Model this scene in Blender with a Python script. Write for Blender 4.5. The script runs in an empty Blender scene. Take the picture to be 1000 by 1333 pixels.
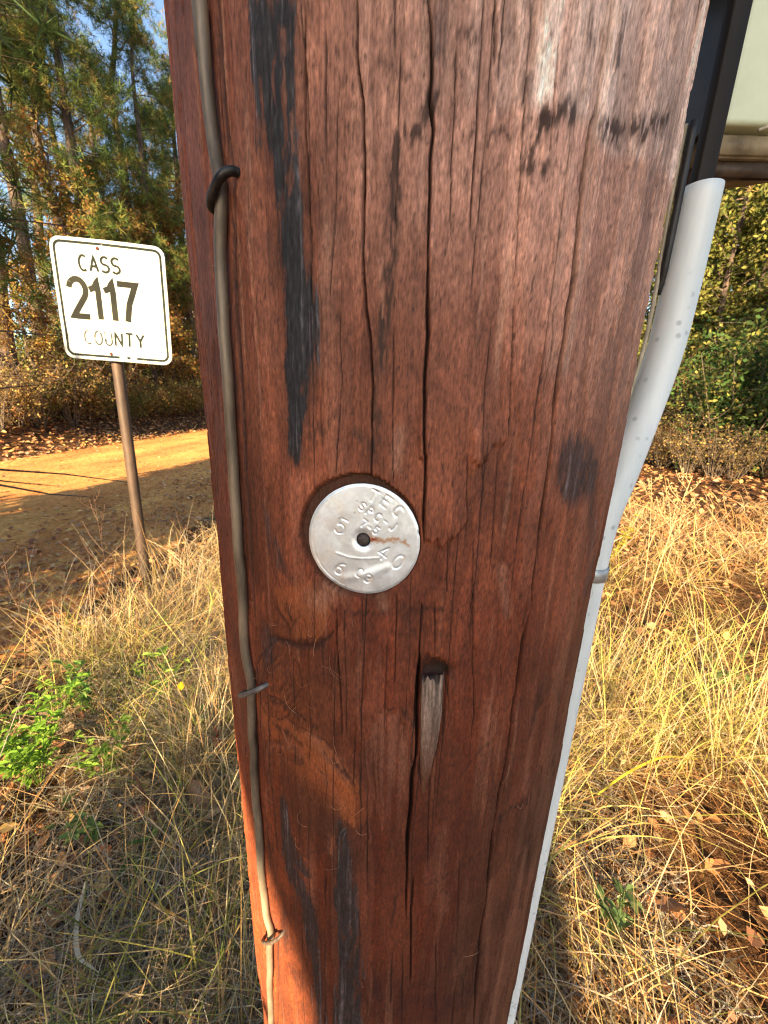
import bpy, math, random
import numpy as np
from math import sin, cos, radians, pi
rng = np.random.default_rng(7)
random.seed(7)
scene = bpy.context.scene
COL = scene.collection

# ------------------------------------------------------------------ camera, sky, sun, exposure
SUN_AZ = radians(13.0)       # direction the light travels, from +Y towards +X
SUN_EL = radians(21.0)
EYE = (0.0, 0.0, 1.4)
cam_d = bpy.data.cameras.new("camera")
cam = bpy.data.objects.new("camera", cam_d)
COL.objects.link(cam)
cam_d.sensor_fit = 'HORIZONTAL'
cam_d.sensor_width = 36.0
cam_d.lens = 18.0
cam_d.clip_start = 0.01
cam_d.clip_end = 2000.0
cam_d.dof.use_dof = True
cam_d.dof.focus_distance = 0.20
cam_d.dof.aperture_fstop = 30.0
from mathutils import Matrix, Vector
cam.matrix_world = Matrix.Translation(EYE) @ Matrix.Rotation(radians(90 - 15.943), 4, 'X') @ Matrix.Rotation(radians(1.735), 4, 'Z')
scene.camera = cam

world = bpy.data.worlds.new("World")
scene.world = world
world.use_nodes = True
wn = world.node_tree
wn.nodes.clear()
sky = wn.nodes.new("ShaderNodeTexSky")
sky.sky_type = 'NISHITA'
sky.sun_disc = False
sky.sun_elevation = SUN_EL
sky.sun_rotation = SUN_AZ + pi
sky.air_density = 1.0
sky.dust_density = 1.0
sky.ozone_density = 1.5
bg = wn.nodes.new("ShaderNodeBackground")
bg.inputs['Strength'].default_value = 0.084
wo = wn.nodes.new("ShaderNodeOutputWorld")
wn.links.new(sky.outputs[0], bg.inputs[0])
wn.links.new(bg.outputs[0], wo.inputs[0])

sun_d = bpy.data.lights.new("sun", 'SUN')
sun_d.energy = 5.0
sun_d.angle = radians(0.53)
sun_d.color = (1.0, 0.77, 0.46)
sun = bpy.data.objects.new("sun", sun_d)
COL.objects.link(sun)
sun.location = (-3, -12, 6)
sun.rotation_euler = Vector((sin(SUN_AZ) * cos(SUN_EL), cos(SUN_AZ) * cos(SUN_EL), -sin(SUN_EL))).to_track_quat('-Z', 'Y').to_euler()

vs = scene.view_settings
vs.view_transform = 'Standard'
vs.look = 'None'
vs.gamma = 1.0
vs.use_curve_mapping = False
vs.exposure = 2.3
scene.cycles.max_bounces = 8
scene.cycles.use_adaptive_sampling = False
scene.cycles.filter_width = 1.1
scene.cycles.transparent_max_bounces = 8

# ------------------------------------------------------------------ helpers
def make_mesh(name, V, quads=None, tris=None, col=None, smooth=False):
    me = bpy.data.meshes.new(name)
    V = np.asarray(V, np.float32).reshape(-1, 3)
    q = np.zeros((0, 4), np.int32) if quads is None else np.asarray(quads, np.int32).reshape(-1, 4)
    t = np.zeros((0, 3), np.int32) if tris is None else np.asarray(tris, np.int32).reshape(-1, 3)
    me.vertices.add(len(V))
    me.vertices.foreach_set("co", V.ravel())
    nl = q.size + t.size
    me.loops.add(nl)
    me.loops.foreach_set("vertex_index", np.concatenate([q.ravel(), t.ravel()]))
    me.polygons.add(len(q) + len(t))
    st_ = np.concatenate([np.arange(len(q)) * 4, q.size + np.arange(len(t)) * 3]).astype(np.int32)
    me.polygons.foreach_set("loop_start", st_)
    me.update(calc_edges=True)
    me.polygons.foreach_set("use_smooth", np.full(len(me.polygons), bool(smooth)))
    if col is not None:
        c = np.ones((len(V), 4), np.float32)
        c[:, :3] = col
        a = me.color_attributes.new("Col", 'FLOAT_COLOR', 'POINT')
        a.data.foreach_set("color", c.ravel())
    me.validate()
    me.update()
    return me

def put(name, me, mat=None, parent=None, loc=None, rot=None):
    o = bpy.data.objects.new(name, me)
    COL.objects.link(o)
    if mat is not None and me is not None and not me.materials:
        me.materials.append(mat)
    if parent is not None:
        o.parent = parent
    if loc is not None:
        o.location = loc
    if rot is not None:
        o.rotation_euler = rot
    return o

def tag(o, label=None, cat=None, group=None, kind=None):
    if label: o["label"] = label
    if cat: o["category"] = cat
    if group: o["group"] = group
    if kind: o["kind"] = kind
    return o

def empty(name, loc=(0, 0, 0), rz=0.0):
    o = bpy.data.objects.new(name, None)
    COL.objects.link(o)
    o.location = loc
    o.rotation_euler = (0, 0, rz)
    o.empty_display_size = 0.05
    return o

class Geo:
    """collects pieces of one mesh"""
    def __init__(s):
        s.V = []; s.Q = []; s.T = []; s.C = []; s.n = 0
    def add(s, V, quads=None, tris=None, col=None):
        V = np.asarray(V, float).reshape(-1, 3)
        if quads is not None and len(quads): s.Q.append(np.asarray(quads, int).reshape(-1, 4) + s.n)
        if tris is not None and len(tris): s.T.append(np.asarray(tris, int).reshape(-1, 3) + s.n)
        c = np.ones((len(V), 3)) * (np.asarray(col, float) if col is not None else 1.0)
        s.V.append(V); s.C.append(c); s.n += len(V)
        return s
    def mesh(s, name, smooth=False):
        return make_mesh(name, np.concatenate(s.V), np.concatenate(s.Q) if s.Q else None,
                         np.concatenate(s.T) if s.T else None, np.concatenate(s.C), smooth)

def tube(P, r, n=10, cap=True):
    P = np.asarray(P, float)
    r = np.broadcast_to(np.asarray(r, float), (len(P),))
    T = np.gradient(P, axis=0)
    T /= np.linalg.norm(T, axis=1)[:, None] + 1e-12
    ref = np.array([0, 0, 1.0]) if abs(T[0][2]) < .9 else np.array([1.0, 0, 0])
    N = np.cross(T[0], ref); N /= np.linalg.norm(N)
    V = []
    a = np.linspace(0, 2 * pi, n, endpoint=False)
    for i in range(len(P)):
        N = N - T[i] * (N @ T[i]); N /= np.linalg.norm(N)
        B = np.cross(T[i], N)
        V.append(P[i] + r[i] * (np.cos(a)[:, None] * N + np.sin(a)[:, None] * B))
    V = np.concatenate(V)
    Q = []
    for i in range(len(P) - 1):
        j = np.arange(n); k = (j + 1) % n
        Q.append(np.stack([i * n + j, i * n + k, (i + 1) * n + k, (i + 1) * n + j], 1))
    Q = np.concatenate(Q)
    Tt = []
    if cap:
        m = len(V)
        V = np.concatenate([V, P[:1], P[-1:]])
        for j in range(n):
            Tt.append((m, (j + 1) % n, j))
            Tt.append((m + 1, (len(P) - 1) * n + j, (len(P) - 1) * n + (j + 1) % n))
    return V, Q, np.array(Tt, int).reshape(-1, 3)

def box(lo, hi, bev=0.0):
    import bmesh
    bm = bmesh.new()
    bmesh.ops.create_cube(bm, size=1.0)
    for v in bm.verts:
        v.co = [lo[i] + (v.co[i] + .5) * (hi[i] - lo[i]) for i in range(3)]
    if bev:
        bmesh.ops.bevel(bm, geom=bm.edges[:], offset=bev, segments=4, affect='EDGES', profile=.5)
    return bm

def bm_obj(name, bm, mat, parent=None, smooth=False):
    me = bpy.data.meshes.new(name)
    bm.normal_update()
    bm.to_mesh(me); bm.free()
    for p in me.polygons: p.use_smooth = smooth
    return put(name, me, mat, parent)

def smooth_path(P, n):
    """Catmull-Rom through P"""
    P = np.asarray(P, float)
    Q = np.concatenate([[2 * P[0] - P[1]], P, [2 * P[-1] - P[-2]]])
    out = []
    for i in range(1, len(Q) - 2):
        for t in np.linspace(0, 1, n, endpoint=False):
            a, b, c, d = Q[i - 1], Q[i], Q[i + 1], Q[i + 2]
            out.append(.5 * (2 * b + (c - a) * t + (2 * a - 5 * b + 4 * c - d) * t * t + (3 * b - a - 3 * c + d) * t ** 3))
    out.append(P[-1])
    return np.array(out)

# value noise
def vnoise(x, y, seed=0):
    g = np.random.default_rng(seed).random((256, 256)).astype(np.float32)
    xi = np.floor(x).astype(int); yi = np.floor(y).astype(int)
    fx = x - xi; fy = y - yi
    fx = fx * fx * (3 - 2 * fx); fy = fy * fy * (3 - 2 * fy)
    a = g[xi & 255, yi & 255]; b = g[(xi + 1) & 255, yi & 255]
    c = g[xi & 255, (yi + 1) & 255]; d = g[(xi + 1) & 255, (yi + 1) & 255]
    return (a * (1 - fx) + b * fx) * (1 - fy) + (c * (1 - fx) + d * fx) * fy
def fbm(x, y, seed=0, octv=4, gain=.5):
    s = 0; a = 1; t = 0
    for i in range(octv):
        s = s + a * vnoise(x * 2 ** i + 17.3 * i, y * 2 ** i + 5.1 * i, seed + i); t += a; a *= gain
    return s / t
def sst(a, b, x):
    t = np.clip((x - a) / (b - a), 0, 1)
    return t * t * (3 - 2 * t)
def polydist(X, Y, pts):
    """distance to a polyline and the fraction along it"""
    D = np.full(X.shape, 1e9); F = np.zeros(X.shape)
    pts = np.asarray(pts, float)
    L = np.r_[0, np.cumsum(np.hypot(*np.diff(pts, axis=0).T))]
    for i in range(len(pts) - 1):
        a, b = pts[i], pts[i + 1]; d = b - a; l2 = d @ d + 1e-12
        t = np.clip(((X - a[0]) * d[0] + (Y - a[1]) * d[1]) / l2, 0, 1)
        q = np.hypot(X - a[0] - t * d[0], Y - a[1] - t * d[1])
        m = q < D
        D = np.where(m, q, D); F = np.where(m, (L[i] + t * np.sqrt(l2)) / L[-1], F)
    return D, F

# ------------------------------------------------------------------ materials
def new_mat(name):
    m = bpy.data.materials.new(name)
    m.use_nodes = True
    nt = m.node_tree
    b = nt.nodes["Principled BSDF"]
    return m, nt, b
def nd(nt, t, **kw):
    n = nt.nodes.new(t)
    for k, v in kw.items():
        if k.startswith("_"): setattr(n, k[1:], v)
        else: n.inputs[k].default_value = v
    return n
def noise_mix(nt, c1, c2, scale, detail=5, lo=.35, hi=.65, stretch=(1, 1, 1), rough=.6):
    tc = nd(nt, "ShaderNodeTexCoord")
    mp = nd(nt, "ShaderNodeMapping"); mp.inputs['Scale'].default_value = stretch
    nt.links.new(tc.outputs['Object'], mp.inputs[0])
    nz = nd(nt, "ShaderNodeTexNoise", Scale=scale, Detail=detail, Roughness=rough)
    nt.links.new(mp.outputs[0], nz.inputs['Vector'])
    rp = nd(nt, "ShaderNodeValToRGB")
    rp.color_ramp.elements[0].position = lo; rp.color_ramp.elements[1].position = hi
    rp.color_ramp.elements[0].color = (*c1, 1); rp.color_ramp.elements[1].color = (*c2, 1)
    nt.links.new(nz.outputs['Fac'], rp.inputs[0])
    return rp, nz, mp
def bump(nt, b, src, strength=.3, dist=.002):
    bp = nd(nt, "ShaderNodeBump", Strength=strength, Distance=dist)
    nt.links.new(src, bp.inputs['Height'])
    nt.links.new(bp.outputs[0], b.inputs['Normal'])
def simple(name, c1, c2, scale, rough=.6, metal=0.0, bmp=0.0, bdist=.002, stretch=(1, 1, 1), lo=.35, hi=.65, spec=.4):
    m, nt, b = new_mat(name)
    rp, nz, mp = noise_mix(nt, c1, c2, scale, stretch=stretch, lo=lo, hi=hi)
    nt.links.new(rp.outputs[0], b.inputs['Base Color'])
    b.inputs['Roughness'].default_value = rough
    b.inputs['Metallic'].default_value = metal
    b.inputs['Specular IOR Level'].default_value = spec
    if bmp: bump(nt, b, nz.outputs['Fac'], bmp, bdist)
    return m
def col_mat(name, rough=.7, transl=0.0, spec=.3, vary=0.0, vscale=300.):
    """albedo from the mesh's own colour attribute, plus optional translucency for leaves and blades"""
    m, nt, b = new_mat(name)
    at = nd(nt, "ShaderNodeAttribute", _attribute_name="Col")
    src = at.outputs['Color']
    if vary:
        rp, nz, mp = noise_mix(nt, (1 - vary,) * 3, (1 + vary,) * 3, vscale)
        mx = nd(nt, "ShaderNodeMixRGB", _blend_type='MULTIPLY', Fac=1.0)
        nt.links.new(src, mx.inputs[1]); nt.links.new(rp.outputs[0], mx.inputs[2])
        src = mx.outputs[0]
    nt.links.new(src, b.inputs['Base Color'])
    b.inputs['Roughness'].default_value = rough
    b.inputs['Specular IOR Level'].default_value = spec
    if transl:
        tr = nd(nt, "ShaderNodeBsdfTranslucent")
        nt.links.new(src, tr.inputs['Color'])
        ms = nd(nt, "ShaderNodeMixShader", Fac=transl)
        nt.links.new(b.outputs[0], ms.inputs[1]); nt.links.new(tr.outputs[0], ms.inputs[2])
        out = [n for n in nt.nodes if n.type == 'OUTPUT_MATERIAL'][0]
        nt.links.new(ms.outputs[0], out.inputs[0])
    return m

M_grass = col_mat("dry_grass_blades", .7, .3, .25)
M_leaf = col_mat("leaves", .6, .38, .15)
M_needle = col_mat("pine_needles", .6, .3, .12)
M_litter = col_mat("fallen_leaf", .7, .15, .3)
M_bark = simple("bark", (.035, .024, .018), (.14, .095, .07), 14, .9, bmp=1.0, bdist=.03, stretch=(1, 1, .25))
M_twig = simple("twig_bark", (.06, .042, .03), (.2, .15, .1), 30, .9)
# surface features of the pole: (mm round the shaft, mm above ground)
CRACKS=[(1.1,4,[(-52.7,1539.4),(-53.2,1514.2),(-53.8,1498.2),(-53.1,1486.0),(-52.5,1473.3),(-52.2,1457.4),(-52.4,1437.6)]),(0.8,4,[(-32.6,1535.4),(-31.9,1515.9),(-30.0,1503.7),(-29.5,1486.3),(-29.2,1463.7),(-28.1,1436.8),(-25.6,1422.4),(-23.9,1405.4),(-24.2,1384.7),(-23.7,1360.4)]),(1.3,5,[(-8.2,1533.3),(-6.6,1523.6),(-5.8,1511.4),(-5.8,1503.0),(-3.7,1495.3),(-4.3,1487.4),(-3.7,1478.0),(-3.6,1458.3),(-2.9,1437.0),(-2.0,1427.4),(-2.1,1412.4),(-1.5,1396.6),(-0.8,1378.9),(-0.0,1376.9),(0.5,1362.3),(1.6,1337.1)]),(0.5,2.5,[(15.0,1532.4),(16.1,1515.4)]),(0.6,3,[(10.8,1532.0),(11.0,1509.9),(11.7,1497.0),(11.9,1483.4),(11.9,1463.9)]),(0.5,2.5,[(2.2,1518.5),(3.4,1496.6),(3.2,1485.3),(4.3,1463.6)]),(1.9,5,[(59.4,1543.7),(60.6,1525.2),(60.6,1509.4),(58.7,1504.3),(58.3,1492.6),(58.2,1482.6),(59.0,1468.1),(59.7,1445.8),(58.9,1441.1),(58.4,1420.3),(59.2,1398.1),(61.1,1371.5),(61.6,1350.9),(62.6,1325.9),(62.6,1311.2),(64.9,1298.2),(63.4,1285.5),(62.9,1265.2),(63.1,1240.0),(62.6,1228.8),(63.4,1196.7),(62.4,1175.4),(62.3,1149.9),(60.5,1136.2),(63.0,1098.1),(64.3,1046.8),(64.9,1013.2),(65.7,977.2),(71.1,897.8)]),(2.0,8,[(2.1,1281.1),(3.6,1261.1),(3.5,1238.9),(4.7,1209.3),(2.8,1193.6),(3.3,1165.2),(3.0,1151.5),(3.3,1126.1),(4.0,1099.1),(5.3,1069.6)]),(1.1,5,[(8.7,1114.4),(8.4,1080.0),(10.7,1032.8),(11.3,999.5)]),(1.0,4,[(-41.5,1298.4),(-40.3,1274.0),(-39.1,1250.0),(-38.2,1231.2),(-38.2,1216.8)]),(0.5,2.5,[(-36.5,1299.3),(-35.6,1267.5),(-35.0,1218.8)]),(0.5,2,[(-27.2,1305.0),(-26.9,1280.3)]),(0.6,3,[(-10.0,1310.1),(-9.6,1289.5),(-8.8,1257.1)]),(0.7,3,[(2.3,1305.2),(2.7,1276.6)]),(0.6,3,[(-30.0,1217.9),(-30.6,1183.9)]),(0.6,3,[(-58.4,1235.7),(-58.0,1212.4),(-59.9,1185.4)]),(0.5,2.5,[(9.2,1305.3),(11.1,1275.7)]),(0.6,3,[(26.7,1319.4),(31.1,1274.3),(35.4,1236.2),(35.9,1202.4)]),(0.6,3,[(18.6,1263.2),(21.0,1237.2)]),(0.5,2.5,[(23.9,1432.5),(24.3,1404.9),(25.6,1378.7)]),(0.6,3,[(36.5,1396.3),(36.5,1384.6)]),(0.5,2.5,[(32.6,1438.7),(34.6,1418.9),(37.5,1388.7)]),(0.5,2.5,[(18.4,1379.3),(21.7,1339.5)]),(0.6,2.5,[(32.9,1379.4),(34.6,1352.5),(36.0,1323.8)]),(0.5,2.5,[(12.7,1339.6),(14.9,1310.7)]),(0.5,2.5,[(25.1,1339.4),(27.9,1298.2)]),(0.7,3,[(-49.3,1104.6),(-50.2,1082.1),(-49.3,1056.4)]),(0.6,3,[(-22.3,1186.0),(-21.8,1131.3),(-20.7,1094.1)]),(0.7,3,[(26.6,1054.4),(30.5,989.6),(36.0,929.4)]),(0.6,2.5,[(4.0,1042.1),(7.5,944.0)]),(0.5,2,[(-41.1,1366.3),(-38.7,1407.0),(-39.3,1437.1)]),(0.5,2,[(-15.9,1431.2),(-15.3,1394.9),(-13.9,1364.5)]),(0.6,3,[(-64.4,1386.1),(-65.0,1364.1)]),(0.7,3,[(-48.7,1400.3),(-47.6,1378.3)]),(0.5,2.5,[(-127.8,1364.6),(-113.6,1301.8),(-112.4,1243.6)]),(0.8,3.5,[(-97.9,1222.7),(-96.8,1154.6),(-93.2,1069.9)]),(0.9,4,[(-98.3,1555.6),(-99.1,1527.4),(-99.8,1497.4)]),(0.7,3,[(-97.0,1475.3),(-100.6,1441.5),(-99.6,1399.2),(-103.1,1350.8)]),(0.5,2.5,[(-17.2,1517.9),(-16.6,1487.5),(-16.5,1455.6)]),(0.5,2.5,[(-39.4,1505.2),(-40.1,1474.6),(-43.1,1440.1)]),(0.5,2.5,[(-43.7,1525.2),(-44.5,1489.7)]),(0.5,2.5,[(27.9,1532.1),(28.0,1505.3),(30.3,1475.4),(31.9,1444.2)]),(0.5,2.5,[(38.2,1521.9),(39.6,1491.1)]),(0.5,2.5,[(82.2,1539.2),(83.2,1508.6)]),(0.6,2.5,[(13.4,1194.5),(16.7,1119.1)]),(0.5,2,[(35.6,1141.5),(43.4,1035.1)]),(0.5,2,[(76.1,1128.2),(81.1,1031.4)])]
STREAKS=[([(-74.8,1546.0),(-75.5,1533.3),(-75.3,1517.2),(-74.7,1505.0),(-71.5,1491.8),(-69.0,1480.9),(-68.6,1461.9),(-67.0,1438.4),(-67.1,1413.3),(-66.8,1393.0),(-66.3,1375.1),(-65.4,1365.5)],[(-57.7,1540.7),(-59.5,1524.3),(-60.6,1508.9),(-60.1,1497.0),(-58.7,1479.3),(-57.6,1460.6),(-52.2,1446.2),(-49.1,1438.9),(-50.0,1430.1),(-53.1,1413.2),(-55.6,1393.4),(-58.5,1381.1),(-63.5,1365.7)],1.0),([(-41.8,1155.4),(-40.9,1129.7),(-41.6,1094.4),(-43.9,1082.1),(-40.7,1047.5),(-40.3,1004.1),(-43.7,924.9)],[(-38.8,1156.7),(-33.2,1126.2),(-31.5,1099.0),(-29.9,1088.8),(-26.9,1054.2),(-24.8,1012.3),(-24.4,937.5)],0.9),([(-89.4,1146.7),(-90.3,1088.4),(-85.0,1069.9),(-75.1,1059.2),(-67.2,1027.7),(-61.4,987.3),(-62.7,906.3)],[(-84.7,1150.2),(-80.2,1115.5),(-76.0,1085.7),(-62.1,1087.6),(-57.8,1056.8),(-57.5,1013.9),(-53.9,915.7)],0.8),([(-88.0,1344.9),(-85.7,1328.2),(-79.7,1314.1),(-72.9,1305.9)],[(-85.5,1345.3),(-79.2,1329.6),(-69.3,1314.4),(-63.5,1308.3)],0.55),([(-93.6,1276.3),(-94.9,1262.9),(-94.6,1241.4)],[(-90.7,1277.4),(-84.4,1264.6),(-90.1,1243.6)],0.55),([(67.0,1386.2),(68.6,1371.5),(73.5,1359.7),(84.3,1350.6)],[(89.6,1385.8),(103.0,1373.4),(108.6,1356.0),(99.2,1348.6)],0.72),([(103.3,1356.7),(113.7,1327.9),(119.8,1280.7)],[(110.9,1355.7),(122.9,1325.8),(135.7,1274.2)],0.45),([(151.7,1431.3),(151.6,1388.2),(150.9,1350.5)],[(151.1,1431.2),(150.1,1388.4),(149.8,1351.0)],0.35),([(-6.4,1533.3),(-5.7,1513.5),(-5.8,1503.0)],[(-2.6,1533.3),(-2.7,1513.5),(-4.2,1503.0)],0.5),([(-91.7,1055.3),(-93.8,1010.2),(-92.5,975.1)],[(-87.2,1059.8),(-86.4,1018.7),(-87.6,981.1)],0.5)]
LINES=[(2.2,0.85,[(-5.4,1505.5),(-8.7,1496.8),(-15.7,1492.5),(-18.3,1487.1),(-17.7,1478.1),(-18.7,1458.3),(-19.3,1436.8),(-21.5,1413.5)]),(1.6,0.6,[(-18.6,1436.8),(-22.6,1407.3),(-22.9,1374.6)]),(4.0,0.75,[(32.2,1497.4),(39.1,1500.3),(47.3,1505.2)]),(3.4,0.7,[(34.5,1498.4),(33.7,1491.4),(32.8,1484.9),(37.4,1484.6)]),(4.2,0.75,[(65.7,1506.5),(77.8,1506.4),(93.6,1513.3),(113.7,1522.7)]),(3,0.5,[(74.8,1504.6),(86.8,1505.6)]),(1.3,0.5,[(8.9,1496.4),(16.8,1496.7),(23.3,1495.8)]),(1.0,0.35,[(6.6,1484.2),(24.1,1484.8),(50.1,1487.6)]),(1.2,0.5,[(-43.7,1295.3),(-27.9,1296.3),(-9.7,1300.8),(6.7,1302.3),(22.5,1299.4),(28.0,1292.9)]),(2.6,0.8,[(3.9,1269.2),(9.4,1271.1),(16.3,1266.1)]),(1.0,0.5,[(-14.5,1243.7),(-6.1,1241.5),(0.8,1234.8),(5.0,1226.5)]),(1.6,0.55,[(-91.4,1200.4),(-69.6,1201.9),(-50.6,1197.2),(-35.9,1191.0),(-28.2,1178.6)]),(1.8,0.45,[(-94.9,1221.4),(-74.6,1220.6),(-55.3,1217.9)]),(1.6,0.5,[(-86.4,1263.8),(-61.4,1270.3),(-49.3,1272.8)]),(2,0.5,[(-72.7,1290.8),(-66.2,1280.9),(-61.4,1272.7)]),(1.0,0.5,[(9.5,1108.1),(26.3,1110.3),(36.3,1115.6),(55.0,1122.7)]),(1.4,0.4,[(36.5,1119.7),(47.1,1116.9),(56.2,1122.8)]),(1.1,0.45,[(2.2,1106.2),(-2.8,1095.3),(-5.1,1061.4)]),(2.0,0.8,[(64.5,1143.5),(76.2,1144.6),(93.3,1143.8)]),(1.6,0.5,[(41.7,1034.3),(47.8,1006.8),(54.8,974.5),(55.6,952.8)]),(1.8,0.4,[(33.8,1031.5),(40.7,1032.4)]),(1.4,0.4,[(32.1,1191.8),(40.3,1207.0),(49.3,1215.6)]),(2.4,0.5,[(82.8,1241.8),(83.6,1224.7),(81.0,1202.7)]),(2.2,0.45,[(107.7,1224.2),(117.1,1187.2)]),(1.6,0.5,[(3.5,1521.8),(8.1,1522.4)]),(1.6,0.5,[(20.3,1524.3),(21.5,1523.7)]),(1.8,0.55,[(-23.3,1515.5),(-21.4,1514.9)]),(1.2,0.4,[(-39.9,1513.6),(-37.6,1513.2)]),(2.4,0.5,[(49.5,1532.7),(52.9,1525.2),(53.0,1512.1)]),(2,0.45,[(26.5,1531.9),(27.1,1520.0),(28.6,1505.3)]),(1.8,0.5,[(66.1,1537.7),(68.1,1525.2)]),(2.5,0.4,[(-53.5,1381.5),(-47.4,1387.0),(-39.8,1392.4)]),(2.0,0.4,[(-32.6,1387.7),(-25.5,1381.3),(-18.6,1383.3)])]
PALE=[(2.2,0.6,[(30.7,1532.6),(29.4,1516.2),(30.7,1503.4)]),(2.6,0.7,[(58.7,1539.4),(59.2,1518.2),(61.7,1485.4),(63.8,1447.5),(62.8,1416.7)]),(1.4,0.5,[(0.2,1529.5),(0.8,1505.2)]),(2.4,0.5,[(47.9,1501.9),(51.2,1478.3),(51.3,1446.0),(54.0,1416.2)]),(3.5,0.5,[(51.2,1524.8),(52.0,1505.1)]),(1.6,0.45,[(118.5,1550.7),(123.6,1526.3)]),(2.6,0.5,[(85.0,1218.4),(85.2,1182.1),(85.9,1155.8)]),(2,0.4,[(47.3,1232.5),(57.3,1195.7)]),(2.4,0.45,[(66.2,1084.0),(79.1,950.7)]),(3,0.4,[(23.4,1151.0),(26.9,1081.2)]),(3,0.35,[(-42.8,1464.6),(-46.6,1437.3),(-48.9,1413.2)]),(2,0.5,[(-12.0,1388.5),(-12.1,1371.6)]),(2,0.4,[(-20.6,1322.4),(-16.2,1302.0)]),(2,0.35,[(42.9,1322.4),(48.7,1295.7)]),(5,0.5,[(-40.2,1311.6),(-51.1,1300.9)]),(4,0.6,[(-58.1,1208.4),(-45.5,1196.3),(-34.9,1187.3)]),(3,0.5,[(-79.0,1198.0),(-67.0,1192.5),(-50.8,1182.4),(-35.8,1164.0)]),(2.4,0.45,[(-45.1,1134.4),(-46.3,1120.3)]),(3,0.4,[(-12.2,1236.9),(-9.7,1199.6)]),(3,0.3,[(0.3,1237.8),(0.8,1200.4)])]
FLAKES=[(1.6,[(0.1,1375.5),(19.0,1381.0),(20.6,1347.1),(18.0,1342.6),(10.0,1336.5),(1.9,1338.7)]),(1.3,[(17.7,1402.2),(36.0,1402.8),(37.0,1386.3),(31.5,1382.2),(23.9,1374.2),(20.9,1375.9)]),(1.2,[(-4.1,1413.8),(-0.3,1414.0),(2.3,1389.0),(0.6,1377.6),(-2.1,1378.2)])]
SWIRL=[(0.7,0.8,0.35,[(-63.9,1233.1),(-69.6,1224.9),(-74.6,1217.1),(-79.8,1210.6),(-85.8,1207.8),(-91.1,1209.2),(-97.3,1211.5),(-105.4,1213.0),(-109.5,1218.6),(-106.2,1229.8),(-101.2,1240.5),(-96.4,1249.0),(-89.7,1257.4),(-82.8,1264.6),(-77.7,1267.8),(-72.8,1267.0)]),(0.7,0.5,0.35,[(-74.8,1262.3),(-69.7,1259.9),(-66.3,1256.3),(-64.4,1251.1),(-63.2,1244.2),(-65.5,1236.6),(-70.7,1228.9),(-75.3,1221.9),(-79.6,1216.2),(-84.7,1214.0),(-89.6,1215.5),(-95.9,1217.3),(-102.5,1219.7),(-102.6,1227.5),(-98.0,1237.8),(-93.9,1245.9)]),(0.7,0.65,0.35,[(-70.3,1234.8),(-74.7,1229.2),(-78.4,1224.0),(-81.9,1220.6),(-84.9,1220.4),(-87.5,1222.5),(-91.6,1224.2),(-95.8,1226.5),(-96.1,1232.0),(-93.7,1238.7),(-90.7,1244.4),(-86.3,1250.1),(-81.5,1255.2),(-78.4,1257.5),(-75.7,1256.8),(-72.6,1254.8)]),(0.7,0.5,0.35,[(-91.8,1232.4),(-90.7,1236.6),(-88.6,1240.6),(-86.2,1244.2),(-83.2,1247.8),(-80.6,1250.6),(-79.1,1251.7),(-77.5,1251.1),(-75.3,1250.0),(-73.4,1248.6),(-71.9,1246.6),(-70.6,1243.9),(-70.8,1240.4),(-73.2,1236.7),(-76.4,1232.9),(-78.8,1229.6)]),(0.7,0.6,0.35,[(-80.2,1246.2),(-79.8,1246.2),(-78.7,1245.7),(-77.1,1245.2),(-75.6,1244.5),(-74.5,1243.3),(-74.1,1241.6),(-75.2,1239.3),(-77.3,1236.9),(-79.2,1234.8),(-80.1,1233.2),(-80.6,1232.4),(-81.1,1232.6),(-82.1,1233.2),(-83.9,1233.6),(-86.2,1233.9)]),(1.5,0.8,0.9,[(-90.4,1264.8),(-83.0,1266.2),(-73.9,1267.1),(-63.0,1268.8),(-53.1,1272.3),(-45.6,1279.4),(-41.1,1285.9)]),(1.0,0.8,0.7,[(-89.5,1224.4),(-76.3,1223.7),(-64.8,1221.2),(-59.5,1215.6)]),(0.8,0.85,0.7,[(-83.4,1213.3),(-69.1,1211.9),(-58.1,1211.2),(-47.9,1209.1),(-42.1,1204.4),(-39.2,1198.6)]),(0.7,0.7,0.5,[(-93.6,1192.3),(-78.3,1187.5),(-66.1,1187.1),(-56.2,1181.2),(-45.7,1177.3)]),(0.6,0.6,0.5,[(-54.9,1189.5),(-50.8,1183.6),(-44.7,1183.8),(-40.7,1179.3)]),(0.7,0.6,0.4,[(-40.6,1200.9),(-35.9,1191.0),(-30.1,1179.3),(-29.1,1172.4)]),(1.2,0.55,0.4,[(-84.5,1289.5),(-78.7,1284.1),(-73.3,1278.6),(-70.4,1269.8)]),(0.9,0.5,0.4,[(-62.3,1289.1),(-68.9,1280.1),(-72.6,1271.5)]),(0.7,0.6,0.5,[(-93.6,1173.4),(-98.3,1146.7),(-98.1,1118.6)]),(0.7,0.5,0.4,[(-79.1,1173.4),(-76.4,1149.3),(-76.4,1121.9)]),(0.6,0.5,0.4,[(-64.1,1175.9),(-61.2,1158.6),(-60.8,1132.5)]),(0.8,0.5,0.4,[(-86.0,1332.5),(-82.8,1311.1),(-75.6,1296.9)]),(0.7,0.45,0.3,[(-80.0,1333.7),(-75.7,1315.1),(-67.8,1303.7)]),(0.7,0.55,0.5,[(-1.9,1240.3),(2.6,1232.7),(5.5,1226.5)])]
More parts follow.
